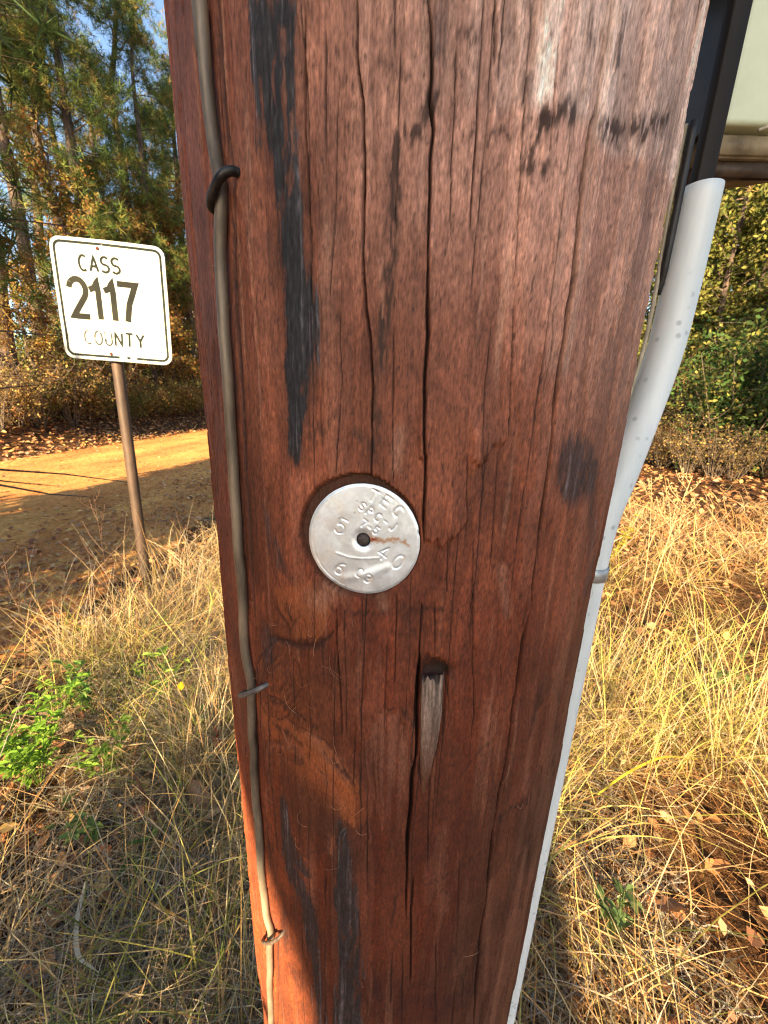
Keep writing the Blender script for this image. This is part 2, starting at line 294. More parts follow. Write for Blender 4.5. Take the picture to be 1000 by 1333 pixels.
ORANGE=[(0.5,[(-74.8,1205.0),(-59.7,1211.1),(-45.5,1204.4),(-34.9,1191.3),(-25.4,1179.4),(-33.4,1173.4),(-48.2,1184.7),(-62.4,1194.9)]),(0.38,[(-83.9,1296.8),(-58.7,1310.2),(-43.6,1298.0),(-50.1,1278.3),(-66.5,1272.6),(-76.4,1284.9)]),(0.45,[(-45.1,1135.8),(-43.0,1136.8),(-44.2,1121.4),(-46.3,1120.3)]),(0.5,[(-40.7,1186.5),(-30.1,1172.1),(-30.8,1146.8),(-38.3,1156.9)])]
DARKS=[(0.55,[(-83.5,1180.1),(-64.3,1186.7),(-46.8,1176.9),(-39.8,1162.6),(-46.2,1133.9),(-72.9,1124.5),(-83.6,1144.2)]),(0.4,[(-88.1,1259.5),(-77.8,1261.6),(-87.9,1244.6),(-94.1,1221.9),(-97.0,1240.2)])]
WIRE=[(-104.8, 1561.0), (-103.8, 1551.4), (-103.6, 1537.2), (-103.3, 1519.7), (-101.9, 1503.4), (-100.0, 1492.5), (-100.4, 1483.0), (-104.4, 1463.7), (-105.2, 1434.7), (-105.5, 1406.5), (-107.1, 1367.5), (-107.5, 1332.9), (-108.5, 1284.7), (-109.3, 1247.1), (-104.9, 1225.0), (-108.8, 1200.4), (-110.0, 1167.4), (-112.0, 1109.2), (-113.1, 1052.5), (-111.9, 1001.5), (-105.8, 984.8), (-110.8, 955.3), (-118.4, 840.6), (-124.4, 754.9)]
STAPLES=[[(-88.4, 1487.9), (-105.0, 1486.2)], [(-90.6, 1232.5), (-117.9, 1210.6)], [(-90.8, 1002.1), (-116.3, 965.5)]]
KNOT=(-84.5, 1236.4)
SPLINT=[(4.4, 1260.7), (16.1, 1262.3), (17.1, 1237.5), (16.6, 1213.8), (12.8, 1182.9), (8.8, 1206.0), (6.0, 1232.8)]
TAG=(-27.3, 1336.4)
RECESS=(-28.0, 1335.2)
# ------------------------------------------------------------------ ground, road
def terrain(x, y):
    x = np.asarray(x, float); y = np.asarray(y, float)
    bank = 1.15 * sst(-8.2, -11.5, x) + .9 * sst(-11, -30, x)
    off = np.maximum(sst(-2.6, -1.8, x), sst(-8.6, -9.6, x))
    und = (fbm(x * .9 + 40, y * .9 + 40, 3, 3) - .5) * .12 * off
    far = (fbm(x * .07 + 9, y * .07 + 9, 5, 2) - .5) * 1.2 * sst(14, 40, np.hypot(x, y)) * sst(-2.5, 3, x)
    return bank + und + far

gx = np.unique(np.concatenate([np.linspace(-300, -30, 14), np.linspace(-30, -3, 90), np.linspace(-3, 5, 110), np.linspace(5, 30, 60), np.linspace(30, 300, 14)]))
gy = np.unique(np.concatenate([np.linspace(-300, -15, 12), np.linspace(-15, -1, 28), np.linspace(-1, 6, 100), np.linspace(6, 40, 80), np.linspace(40, 400, 14)]))
def grid_mesh(name, gx, gy, zf, lift=0, col=None):
    X, Y = np.meshgrid(gx, gy, indexing='ij')
    Z = zf(X, Y) + lift
    nx, ny = X.shape
    i, j = np.meshgrid(np.arange(nx - 1), np.arange(ny - 1), indexing='ij')
    a = (i * ny + j).ravel()
    Q = np.stack([a, a + ny, a + ny + 1, a + 1], 1)
    return make_mesh(name, np.stack([X, Y, Z], -1), Q, smooth=True)

m, nt, b = new_mat("thatch_ground")
rp, nz, mp = noise_mix(nt, (.03, .017, .010), (.15, .075, .034), 3.5, 6, .3, .7)
rp2, nz2, _ = noise_mix(nt, (.55, .5, .45), (1.3, 1.2, 1.0), 90, 4, .3, .7)
mx = nd(nt, "ShaderNodeMixRGB", _blend_type='MULTIPLY', Fac=1.0)
nt.links.new(rp.outputs[0], mx.inputs[1]); nt.links.new(rp2.outputs[0], mx.inputs[2])
nt.links.new(mx.outputs[0], b.inputs['Base Color'])
b.inputs['Roughness'].default_value = .95; b.inputs['Specular IOR Level'].default_value = .1
bump(nt, b, nz2.outputs['Fac'], .8, .03)
M_ground = m
ground = put("ground", grid_mesh("ground", gx, gy, terrain), M_ground)
tag(ground, kind='structure')

m, nt, b = new_mat("red_dirt")
rp, nz, mp = noise_mix(nt, (.42, .15, .045), (.74, .39, .115), 1.3, 6, .3, .7, stretch=(1, .35, 1))
rp2, nz2, _ = noise_mix(nt, (.55, .52, .50), (1.3, 1.3, 1.3), 22, 7, .3, .7)
mx = nd(nt, "ShaderNodeMixRGB", _blend_type='MULTIPLY', Fac=1.0)
nt.links.new(rp.outputs[0], mx.inputs[1]); nt.links.new(rp2.outputs[0], mx.inputs[2])
nt.links.new(mx.outputs[0], b.inputs['Base Color'])
b.inputs['Roughness'].default_value = .95; b.inputs['Specular IOR Level'].default_value = .1
bump(nt, b, nz2.outputs['Fac'], .6, .02)
def roadz(x, y):
    u = (x + 5.6) / 2.4
    edge = np.where(x < -5, sst(1.06, .9, np.abs(u)), sst(-1.75, -2.35, x + .45 * (fbm(x * 2 + 4, y * 2, 12, 3) - .5)))
    rut = -.010 * np.exp(-((np.abs(u) - .42) / .14) ** 2) + .006 * np.exp(-(u / .2) ** 2)
    return terrain(x, y) - .03 + edge * (.045 + rut + .014 * (fbm(x * 3, y * 1.5, 11, 3) - .5))
road = put("dirt_road", grid_mesh("dirt_road", np.linspace(-8.2, -1.7, 80), np.concatenate([np.linspace(-40, 0, 20), np.linspace(.4, 30, 140), np.linspace(31, 160, 30)]), roadz), m)
tag(road, kind='structure')

# ------------------------------------------------------------------ utility pole
AX = (0.0176, 0.3202)
R = 0.15
sf = np.arange(-.192, .1921, .00042)
s_back = np.linspace(.192, 2 * pi * R - .192, 18)[1:-1]
S1 = np.concatenate([sf, s_back])
zf = np.arange(.72, 1.665, .0013)
Z1 = np.concatenate([[-.5, -.2, 0, .1, .25, .4, .55, .64, .69], zf, [1.68, 1.72, 1.8, 1.95, 2.2, 2.6, 3.2, 4, 5, 6, 7, 8, 9, 9.6]])
S, Zz = np.meshgrid(S1, Z1, indexing='ij')
sm, zm = S * 1000, Zz * 1000                       # millimetres
fade = (sst(.192, .183, np.abs(S)) * sst(.70, .73, Zz) * sst(1.685, 1.66, Zz))
# gentle wander of the grain, and the swirl round the knot
kx, kz = KNOT
rk = np.hypot((sm - kx) / 1.0, (zm - kz) / 1.25)
wander = (fbm(sm / 60 + 3, zm / 260 + 8, 21, 3) - .5) * 14
kpush = np.exp(-(rk / 24) ** 2) * np.sign(sm - kx + .01) * 0
g = sm + wander
g_k = rk * 1.15 + (fbm(sm / 9, zm / 9, 60, 3) - .5) * 7
kmask = sst(26, 12, rk + (fbm(sm / 10, zm / 14, 61, 3) - .5) * 12)
# slanting fibres running from the knot down to the right
slant = np.exp(-(((sm - kx - 16) * .55 + (zm - kz + 45)) / 17) ** 2) * sst(-20, 0, sm - kx + 14) * sst(75, 45, sm - kx)
g = g * (1 - kmask) + g_k * kmask + slant * (zm - kz) * .5
grain1 = fbm(g / 1.5, zm / 90, 31, 3, .6)          # fine ridges
grain2 = fbm(g / 5.5, zm / 220, 35, 3, .55)        # broader bands
grain3 = fbm(g / 18, zm / 320, 38, 3)
rough1 = fbm(sm / 1.3, zm / 2.6, 41, 3, .6)        # fuzz
blot = fbm(sm / 26 + 2, zm / 40 + 2, 44, 4)
blot2 = fbm(sm / 55 + 7, zm / 110 + 5, 47, 4)

disp = (grain1 - .5) * .42 + (grain2 - .5) * .45 + (rough1 - .5) * .30 + (blot2 - .5) * 2.0
crackm = np.zeros_like(S)
zrow = Z1 * 1000
def add_crack(pts, w, dep, seed, jit=.5):
    global disp, crackm
    pts = np.asarray(pts, float)
    o = np.argsort(pts[:, 1]); pz = pts[o, 1]; ps = pts[o, 0]
    r0, r1 = np.searchsorted(zrow, pz[0]), np.searchsorted(zrow, pz[-1])
    if r1 - r0 < 3: return
    zz = zrow[r0:r1]
    t = (zz - pz[0]) / (pz[-1] - pz[0])
    sc = np.interp(zz, pz, ps) + (fbm(zz / 26, zz * 0 + seed, seed, 4) - .5) * 2.6 * jit
    wid = w * np.clip(np.minimum(t, 1 - t) * 9, 0.05, 1) ** .6 * (.55 + .9 * vnoise(zz / 22, zz * 0 + seed * 1.7, seed + 5))
    c0, c1 = np.searchsorted(sf * 1000, [sc.min() - 9, sc.max() + 9])
    q = np.abs(sm[c0:c1, r0:r1] - sc[None, :])
    prof = np.exp(-(q / np.maximum(wid, .2)[None, :]) ** 3) * np.clip(wid / w + .2, 0, 1)[None, :]
    lipv = np.exp(-((q - wid * 2.2) / (wid + .3)) ** 2) * .18
    disp[c0:c1, r0:r1] += -dep * prof + lipv * min(dep, 3) * .4
    crackm[c0:c1, r0:r1] = np.maximum(crackm[c0:c1, r0:r1], prof)
for i, (w, dpt, pts) in enumerate(CRACKS):
    add_crack(pts, w * (.42 if w > .75 else .42), dpt * (1 if w > .75 else .6), 100 + i, .55)
cr = np.random.default_rng(5)
for i in range(150):                                # hairline checks
    s0 = cr.uniform(-165, 165); z0 = cr.uniform(700, 1640); ln_ = cr.choice([25, 50, 90, 160]) * cr.uniform(.6, 1.4)
    if abs(s0 + 86) < 22 and abs(z0 - 1220) < 60: continue
    add_crack([(s0, z0), (s0 + cr.normal(0, 1.0), z0 + ln_ / 2), (s0 + cr.normal(0, 1.4), z0 + ln_)], cr.uniform(.16, .34), cr.uniform(.4, 1.1), 300 + i, .3)

# shallow flaked layers with broken lower lips
def in_poly(X, Y, pts):
    c = np.zeros(X.shape, bool); p = np.asarray(pts)
    for i in range(len(p)):
        x0, y0 = p[i]; x1, y1 = p[i - 1]
        k = ((y0 > Y) != (y1 > Y)) & (X < (x1 - x0) * (Y - y0) / (y1 - y0 + 1e-9) + x0)
        c ^= k
    return c
jag = (vnoise(sm / 1.1, zm * 0 + 3, 71) - .5) * 5 + (fbm(sm / 4, zm / 60, 72, 2) - .5) * 6
jag2 = (fbm(sm / 5, zm / 9, 73, 3) - .5) * 3
flk = np.zeros_like(S)
for h, pts in FLAKES:
    pts = np.asarray(pts)
    ins = in_poly(sm + jag2, zm + jag, pts)
    zlo = pts[:, 1].min(); zhi = pts[:, 1].max()
    ramp = sst(zhi, zlo + 4, zm) ** 1.3
    disp += ins * h * 1.7 * ramp
    flk = np.maximum(flk, ins * ramp)
# the torn pocket with its splinter: a hollow above and to the left
pk = in_poly(sm + jag2 * .6, zm + jag * .5, [(2.2, 1268), (6, 1275), (17, 1272), (20, 1262), (18.5, 1225), (11, 1183), (6, 1200), (1.8, 1240)])
pkd, _ = polydist(sm, zm, [(9, 1263), (17, 1264)])
disp -= pk * 2.2 + 4.0 * np.exp(-(pkd / 6) ** 2)
# arch of torn fibre to its left
arch = in_poly(sm + jag2, zm + jag * .7, [(-22, 1130), (-24, 1215), (-17, 1240), (-6, 1238), (2, 1222), (1, 1130)])
disp -= arch * .9 * sst(1120, 1190, zm)
# annual ring step low on the face
step = zm - (1048 + 20 * sst(0, 45, sm) + 5 * (fbm(sm / 7, zm * 0, 81, 3) - .5) * 2 - 60 * sst(-3, -16, sm))
disp += .8 * sst(-1.5, 1.5, step) * sst(-22, -8, sm) * sst(70, 45, sm)
# groove along the wire, standing for a crack and the wire's shadow
wire = np.asarray(WIRE, float)
wo_ = np.argsort(wire[:, 1])
wsz = np.interp(zm[0], wire[wo_, 1], wire[wo_, 0])
gq = sm - wsz[None, :] - 6.4
groove = np.exp(-(gq / 1.3) ** 2) * sst(.2, .45, fbm(zm / 60, zm * 0 + 2, 90, 2))
disp -= 1.5 * groove
# slightly flattened facets and a few gouges
for (a, b_, w_, d_) in ((72, 1500, 9, 1.3), (112, 1330, 7, 1.2), (52, 1120, 10, 1.0), (-60, 940, 8, 1.5), (-40, 1450, 8, 1.0)):
    disp -= d_ * np.exp(-((sm - a - wander * .5) / w_) ** 2) * np.exp(-((zm - b_) / 150) ** 2)
disp += 1.6 * np.exp(-(rk / 17) ** 2)               # the knot stands proud
swl = []
for w, k, dp_, pts in SWIRL:
    d_, f_ = polydist(sm + jag2 * .35, zm + jag2 * .35, pts)
    wv_ = w * (.55 + .9 * vnoise(f_ * 9, f_ * 0 + w * 7, 151)) * np.clip(np.minimum(f_, 1 - f_) * 7, .15, 1)
    swl.append((np.exp(-(d_ / np.maximum(wv_, .25)) ** 2) * k))
    disp -= dp_ * np.exp(-(d_ / (wv_ * 1.2 + .2)) ** 2)
# thin shells of wood that have flaked off, leaving ragged stepped edges
shell = fbm(sm / 20 + 61, zm / 150 + 13, 121, 4, .55) + (vnoise(sm / 1.0, zm / 16, 122) - .5) * .035 + (vnoise(sm / 3, zm / 5, 123) - .5) * .025
lay1 = sst(.455, .462, shell); lay2 = sst(.545, .552, shell); lay3 = sst(.62, .627, shell)
disp += .75 * lay1 + .7 * lay2 + .6 * lay3 - 1.25
# flat countersunk seat for the tag
tx, tz = RECESS[0] - 2.6, RECESS[1] + 2.0
rr = np.hypot(sm - tx, zm - tz) + (fbm(sm / 6, zm / 6, 93, 2) - .5) * 1.2
th = S / R
flat = (np.cos((sm - tx) / 150) * 0 + (R * 1000 * np.cos((sm - tx) / 150.) - R * 1000 + 0))   # cylinder drop away from the centre
seat_depth = 6.0
seat = sst(30.8, 30.3, rr)
target = -(seat_depth + flat) / np.maximum(np.cos((sm - tx) / 150.), .5)      # radial depth that makes it flat
target = np.minimum(target, 0)
disp = disp * (1 - seat * .85) + seat * target
disp *= fade
far_u = (fbm(sm / 60, zm / 300, 96, 3) - .5) * 2.5 * (1 - fade)
rad = R + (disp + far_u) / 1000

# ---- colour of the wood: species colour, old treatment, tar, weathering, some painted sky light
def mixc(c, k, m_):
    return c * (1 - m_[..., None]) + np.asarray(k) * m_[..., None]
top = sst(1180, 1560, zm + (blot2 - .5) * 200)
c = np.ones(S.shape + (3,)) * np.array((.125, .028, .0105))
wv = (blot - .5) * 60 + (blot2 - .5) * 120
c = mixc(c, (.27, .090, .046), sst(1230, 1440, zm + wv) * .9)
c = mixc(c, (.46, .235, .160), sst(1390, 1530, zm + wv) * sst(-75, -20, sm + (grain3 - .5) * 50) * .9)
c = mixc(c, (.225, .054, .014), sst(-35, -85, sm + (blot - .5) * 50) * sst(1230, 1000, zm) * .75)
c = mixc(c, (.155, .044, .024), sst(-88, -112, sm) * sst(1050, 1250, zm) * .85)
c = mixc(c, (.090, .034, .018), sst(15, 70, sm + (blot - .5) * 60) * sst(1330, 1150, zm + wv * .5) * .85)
c = mixc(c, (.125, .055, .032), sst(60, 120, sm + (grain3 - .5) * 60) * .6)
c = mixc(c, (.085, .022, .010), sst(.52, .72, fbm(sm / 34 + 20, zm / 70 + 4, 111, 4)) * sst(1420, 1300, zm) * .7)
c = mixc(c, (.165, .058, .034), sst(.55, .75, fbm(sm / 22 + 9, zm / 90 + 14, 112, 4)) * sst(1330, 1200, zm) * .4)
c *= (1 - .42 * sst(1340, 1130, zm + wv * .6) * sst(-110, -40, sm))[..., None]  # lower half darker: wood tone plus dimmer light put into the colour
# weathered grey-pink above the tide line at right
tide = zm - (1497 + 9 * (fbm(sm / 14, zm * 0, 52, 3) - .5) * 2 + .10 * np.maximum(sm - 60, 0))
grey = sst(0, 6, tide) * sst(8, 50, sm + (grain2 - .5) * 60)
c = mixc(c, (.50, .36, .30), grey * (.55 + .45 * sst(.4, .65, grain3)))
c = mixc(c, (.27, .14, .095), sst(1330, 1420, zm) * sst(60, 85, sm + (grain3 - .5) * 40) * .45)
# bands and fine grain
gs_ = .45 + .9 * sst(.35, .65, fbm(sm / 40 + 3, zm / 80 + 5, 131, 3))
c *= (1 + gs_ * (.40 * (grain2 - .5) + .42 * (grain1 - .5)) + .40 * (grain3 - .5))[..., None]
c = mixc(c, (.095, .030, .014), (1 - lay1) * .45)
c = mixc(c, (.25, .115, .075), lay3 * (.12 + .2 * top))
kn = np.exp(-(((sm - kx - 14) / 34) ** 2 + ((zm - kz + 18) / 62) ** 2) * 1.2)
c = mixc(c, (.20, .062, .021), np.clip(kn * .55, 0, 1))
c *= (1 + .9 * (blot - .5) + .8 * (blot2 - .5) + .5 * (fbm(sm / 7, zm / 11, 113, 4, .6) - .5))[..., None]
late = sst(.60, .74, fbm(g / 2.2 + 9, zm / 260, 55, 2))
c = mixc(c, (.075, .026, .016), late * .22)
pale = sst(.6, .8, fbm(g / 3.2 + 30, zm / 120, 57, 3)) * sst(.4, .6, fbm(sm / 30, zm / 60, 58, 2))
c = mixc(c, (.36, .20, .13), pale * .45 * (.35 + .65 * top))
# pores and specks
spk = sst(.74, .84, fbm(sm / .8, zm / 3.2, 62, 2, .7))
c = mixc(c, (.045, .02, .014), spk * .7)
c *= (1 + .85 * (rough1 - .5))[..., None]
lift = sst(1350, 1520, zm) * sst(-80, 10, sm)  # upper face brighter: weathering plus sky light put into the colour
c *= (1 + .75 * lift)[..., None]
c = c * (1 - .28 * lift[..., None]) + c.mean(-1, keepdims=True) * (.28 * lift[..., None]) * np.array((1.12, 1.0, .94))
for k, pts in ORANGE:
    c = mixc(c, (.29, .098, .032), in_poly(sm + jag2 + jag * .3, zm + jag * .8, pts) * k * (.5 + grain1))
for k, pts in DARKS:
    c = mixc(c, (.065, .021, .010), in_poly(sm + jag2 * 1.2, zm + jag * .8, pts) * k)
for m_ in swl:
    c = mixc(c, (.030, .010, .006), np.clip(m_ * (.8 + .8 * rough1), 0, .92))
for w, k, pts in PALE:
    d_, f_ = polydist(sm + jag2 * .8, zm, pts)
    msk = np.exp(-(d_ / (w * 1.3)) ** 2) * k * (.3 + .9 * rough1) * (.4 + grain1)
    c = mixc(c, (.36, .22, .16) if np.mean([p_[1] for p_ in pts]) > 1300 else (.23, .105, .066), np.clip(msk, 0, 1))
for w, k, pts in LINES:
    d_, f_ = polydist(sm + jag2 * .9, zm + jag * .8, pts)
    msk = np.exp(-(d_ / (w * (0.6 + 1.1 * blot))) ** 3) * k * (.25 + 1.5 * sst(.32, .66, fbm(sm / 1.3, zm / 5, 66, 3)))
    c = mixc(c, (.045, .022, .014) if np.mean([p_[1] for p_ in pts]) > 1330 else (.026, .009, .006), np.clip(msk * .9, 0, .92))
# rings of the knot
ring = sst(.45, .75, .5 + .5 * np.sin(g_k * 1.15)) * kmask
c = mixc(c, (.075, .026, .016), ring * .25)
c = mixc(c, (.27, .078, .022), np.clip(slant * .6 * sst(.42, .6, fbm(g / 7, zm / 30, 99, 3)), 0, 1))
# bluish black tar runs
tarm = np.zeros_like(S); halo = np.zeros_like(S)
fray = (fbm(sm / 2.2, zm / 22, 68, 4, .6) - .5) * 9 + (vnoise(sm / .9, zm / 14, 69) - .5) * 3
for Lp, Rp, k in STREAKS:
    Lp = np.asarray(Lp); Rp = np.asarray(Rp)
    oL = np.argsort(Lp[:, 1]); oR = np.argsort(Rp[:, 1])
    sl = np.interp(zm, Lp[oL, 1], Lp[oL, 0]); sr = np.interp(zm, Rp[oR, 1], Rp[oR, 0])
    zin = sst(Lp[:, 1].min() - 4, Lp[:, 1].min() + 9, zm + fray * 1.6) * sst(Lp[:, 1].max() + 4, Lp[:, 1].max() - 6, zm + fray * 1.6)
    wdt = np.maximum(sr - sl, .5)
    e = np.minimum(sm - sl, sr - sm) + np.clip(wdt * .06, 0, 1.0) + fray * np.clip(wdt / 10, .3, .75)
    body = sst(-.8, 1.3, e + (rough1 - .5) * 4 + (grain1 - .5) * 7 + (grain2 - .5) * 9) * zin * k
    tarm = np.maximum(tarm, body)
    halo = np.maximum(halo, sst(-6, 1, e + (blot - .5) * 8) * zin * k)
hole = sst(.56, .7, fbm(sm / 2.4, zm / 9, 74, 3))
tart = np.clip(tarm * (1 - .75 * hole * sst(.9, .3, tarm * fbm(sm / 8, zm / 30, 75, 2) * 1.6)), 0, 1)
c = mixc(c, (.05, .019, .011), halo * .45)
rad = rad + fade * tarm * (.25 + .7 * (fbm(sm / 1.6, zm / 14, 141, 3) - .5)) / 1000
tcol = np.array((.0150, .0142, .0160))[None, None] * (1 + 3.2 * sst(.58, .8, grain1))[..., None] * (.45 + 1.3 * fbm(sm / 1.2, zm / 3.5, 161, 3, .65))[..., None] * (1 + 1.2 * sst(.45, .8, fbm(sm / 1.0, zm / 4.5, 76, 3, .65)))[..., None]
c = c * (1 - tart[..., None]) + tcol * tart[..., None]
# dirt packed in the checks and pocket
c = mixc(c, (.018, .010, .008), np.clip(crackm * 1.15, 0, .96))
c = mixc(c, (.02, .011, .008), np.clip(np.exp(-(pkd / 5) ** 2), 0, .9))
c = mixc(c, (.03, .014, .01), groove * .8)  # dark line beside the wire: crack, and the wire's shadow put into the colour
c = mixc(c, (.22, .12, .085), np.clip(arch * sst(1120, 1220, zm) * .28 * sst(.4, .6, grain1), 0, 1))
c = mixc(c, (.045, .02, .012), seat * .85)  # dirt in the tag seat, plus its recess shade put into the colour
redder = sst(1400, 1280, zm)[..., None]
c = c * (1 - redder * np.array((-.04, .08, .14)))
c = np.clip(c, .006, .8)

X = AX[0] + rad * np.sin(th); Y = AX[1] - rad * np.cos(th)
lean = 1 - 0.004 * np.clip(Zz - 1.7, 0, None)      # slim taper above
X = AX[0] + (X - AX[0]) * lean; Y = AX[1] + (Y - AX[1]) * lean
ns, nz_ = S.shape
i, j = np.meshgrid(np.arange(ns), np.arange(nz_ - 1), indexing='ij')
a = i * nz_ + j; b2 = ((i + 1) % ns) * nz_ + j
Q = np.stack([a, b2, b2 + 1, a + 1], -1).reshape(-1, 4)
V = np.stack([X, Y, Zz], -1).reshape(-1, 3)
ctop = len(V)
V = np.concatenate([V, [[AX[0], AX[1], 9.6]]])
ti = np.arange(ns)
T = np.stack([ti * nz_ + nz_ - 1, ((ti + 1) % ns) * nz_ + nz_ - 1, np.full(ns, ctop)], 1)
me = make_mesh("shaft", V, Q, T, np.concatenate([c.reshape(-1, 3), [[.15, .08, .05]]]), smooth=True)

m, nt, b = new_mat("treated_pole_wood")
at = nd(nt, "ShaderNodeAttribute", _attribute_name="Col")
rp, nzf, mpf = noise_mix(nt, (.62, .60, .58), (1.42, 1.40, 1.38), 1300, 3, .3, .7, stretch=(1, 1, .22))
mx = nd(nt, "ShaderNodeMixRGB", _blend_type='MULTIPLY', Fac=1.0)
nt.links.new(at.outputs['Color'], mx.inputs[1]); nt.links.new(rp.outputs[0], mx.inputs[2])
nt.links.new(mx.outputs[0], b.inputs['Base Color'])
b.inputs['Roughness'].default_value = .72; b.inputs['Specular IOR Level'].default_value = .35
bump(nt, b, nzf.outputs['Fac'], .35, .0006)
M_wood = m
pole = empty("utility_pole", (AX[0], AX[1], 0))
tag(pole, "big reddish brown wooden utility pole with dark tar streaks and long vertical cracks", "utility pole")
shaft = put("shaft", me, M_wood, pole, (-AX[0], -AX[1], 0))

def pt(s, z, d=0.0):
    """a point on the pole: s, z in mm round and up the shaft, d mm proud of it"""
    t_ = s / 1000 / R; r_ = R + d / 1000
    return np.array((AX[0] + r_ * sin(t_), AX[1] - r_ * cos(t_), z / 1000))

# grey splinter standing in the torn pocket
zs = np.linspace(1183, 1262, 26)
sl = np.interp(zs, [1183, 1206, 1232, 1262], [8.4, 7.2, 6.0, 4.9]); sr = np.interp(zs, [1183, 1214, 1237, 1262], [11.6, 16.0, 17.0, 16.2])
gv = Geo(); nc = 14; VV = []; CC = []
for k_, z_ in enumerate(zs):
    for q in range(nc):
        u = q / (nc - 1); s_ = sl[k_] + (sr[k_] - sl[k_]) * u
        zt = z_ + ((vnoise(np.array([q * .9]), np.array([2.]), 5)[0] - .6) * 9 - u * -2 if k_ == len(zs) - 1 else 0)
        dd = .9 + 1.6 * (z_ - 1183) / 79 + .5 * (vnoise(np.array([s_ * 1.4]), np.array([z_ / 60]), 7)[0] - .5) - 1.5 * (2 * u - 1) ** 4
        VV.append(pt(s_, zt, dd))
        w_ = vnoise(np.array([s_ * 1.6]), np.array([z_ / 30]), 9)[0]
        hi = sst(1186, 1256, z_)
        CC.append((1 - hi) * np.array((.095, .036, .018)) + hi * np.array((.25, .185, .15)) * (.25 + 1.4 * w_))
n_ = len(VV)
for k_ in range(len(zs)):
    for q in range(nc):
        u = q / (nc - 1); VV.append(pt(sl[k_] + (sr[k_] - sl[k_]) * u, zs[k_] - 1, -2.6)); CC.append((.06, .04, .03))
Q = []
for k_ in range(len(zs) - 1):
    for q in range(nc - 1):
        a_ = k_ * nc + q
        Q.append((a_, a_ + 1, a_ + nc + 1, a_ + nc)); Q.append((n_ + a_, n_ + a_ + nc, n_ + a_ + nc + 1, n_ + a_ + 1))
    for q in (0, nc - 1):
        a_ = k_ * nc + q; Q.append((a_, a_ + nc, n_ + a_ + nc, n_ + a_))
for q in range(nc - 1):
    for k_ in (0, len(zs) - 1):
        a_ = k_ * nc + q; Q.append((a_, a_ + 1, n_ + a_ + 1, n_ + a_))
o = put("splinter", make_mesh("splinter", VV, Q, None, np.array(CC)), M_wood, pole, (-AX[0], -AX[1], 0))
o["label"] = "weathered grey splinter standing off the shaft"
# loose wood hairs
gh = Geo(); hr = np.random.default_rng(12)
for k_ in range(60):
    s0 = hr.uniform(-150, 140); z0 = hr.uniform(740, 1640)
    if hr.random() < .45: s0 = hr.normal(-70, 25); z0 = hr.normal(1200, 70)
    if abs(s0 - TAG[0]) < 34 and abs(z0 - TAG[1]) < 34: continue
    a0 = hr.uniform(0, 2 * pi); L = hr.uniform(4, 17); kap = hr.normal(0, .12)
    P = []
    x_, y_ = s0, z0
    for q in range(7):
        P.append(pt(x_, y_, .7 + 1.6 * sin(pi * q / 6))); a0 += kap * L / 6
        x_ += cos(a0) * L / 6; y_ += sin(a0) * L / 6
    v, q_, t_ = tube(P, .00008, 3, False)
    cc = np.array((.42, .22, .12)) * hr.uniform(.6, 1.3)
    gh.add(v, q_, t_, cc)
o = put("wood_hair", gh.mesh("wood_hair"), M_wood, pole, (-AX[0], -AX[1], 0)); o["kind"] = "stuff"

# ------------------------------------------------------------------ ground wire and staples
M_wire = simple("weathered_copper_wire", (.07, .055, .042), (.34, .27, .19), 45, .5, .35, bmp=.25, bdist=.0006, stretch=(1, 1, .3))
P = np.array([pt(s_, z_, 2.2) for s_, z_ in WIRE])
P = np.concatenate([[pt(-105, 2600, 2.2), pt(-106, 1900, 2.2)], P, [pt(-128, 500, 2.2), pt(-126, 60, 2.2)]])
Ps = smooth_path(P, 7)
Ps[:, 0] += (vnoise(Ps[:, 2] * 60, Ps[:, 2] * 0, 77) - .5) * .0012
v, q_, t_ = tube(Ps, .0028, 12)
o = put("ground_wire", Geo().add(v, q_, t_).mesh("ground_wire", True), M_wire)
tag(o, "tarnished bare ground wire running down the left side of the wooden pole", "wire")
M_st = [simple("black_staple_steel", (.018, .018, .02), (.07, .065, .062), 300, .5, .6, bmp=.3, bdist=.0005),
        simple("grey_staple_steel", (.10, .09, .085), (.24, .22, .20), 300, .55, .5, bmp=.3, bdist=.0005),
        simple("rusty_staple_steel", (.09, .06, .045), (.22, .16, .12), 300, .6, .4, bmp=.3, bdist=.0005)]
sl_ = ["thick blackened staple over the ground wire, highest of the staples on the pole",
       "thin grey staple slanting over the ground wire near the knot, middle of the three",
       "small bent rusty staple over the ground wire, lowest one near the tar streaks"]
for k_, ((a_, b_)) in enumerate(STAPLES):
    a_ = np.array(a_); b_ = np.array(b_)
    if k_ == 0: a_ = a_ + (0, 3.5); b_ = b_ + (0, -6.0)
    r_ = (.0019, .0016, .0014)[k_]
    hgt = (4.6, 5.6, 5.4)[k_]
    path = [pt(*a_, -6), pt(*a_, 1.5)]
    for t in np.linspace(0.08, .92, 7):
        q = a_ + (b_ - a_) * t
        path.append(pt(q[0], q[1], 2.0 + hgt * (1 - abs(2 * t - 1) ** 3) ** .6))
    path += [pt(*b_, 1.5), pt(b_[0], b_[1] - (9 if k_ == 0 else 1), -1 if k_ == 0 else -6)]
    v, q_, t_ = tube(smooth_path(path, 4), r_, 10)
    o = put("wire_staple", Geo().add(v, q_, t_).mesh("wire_staple", True), M_st[k_])
    tag(o, sl_[k_], "staple", "staples holding the ground wire")

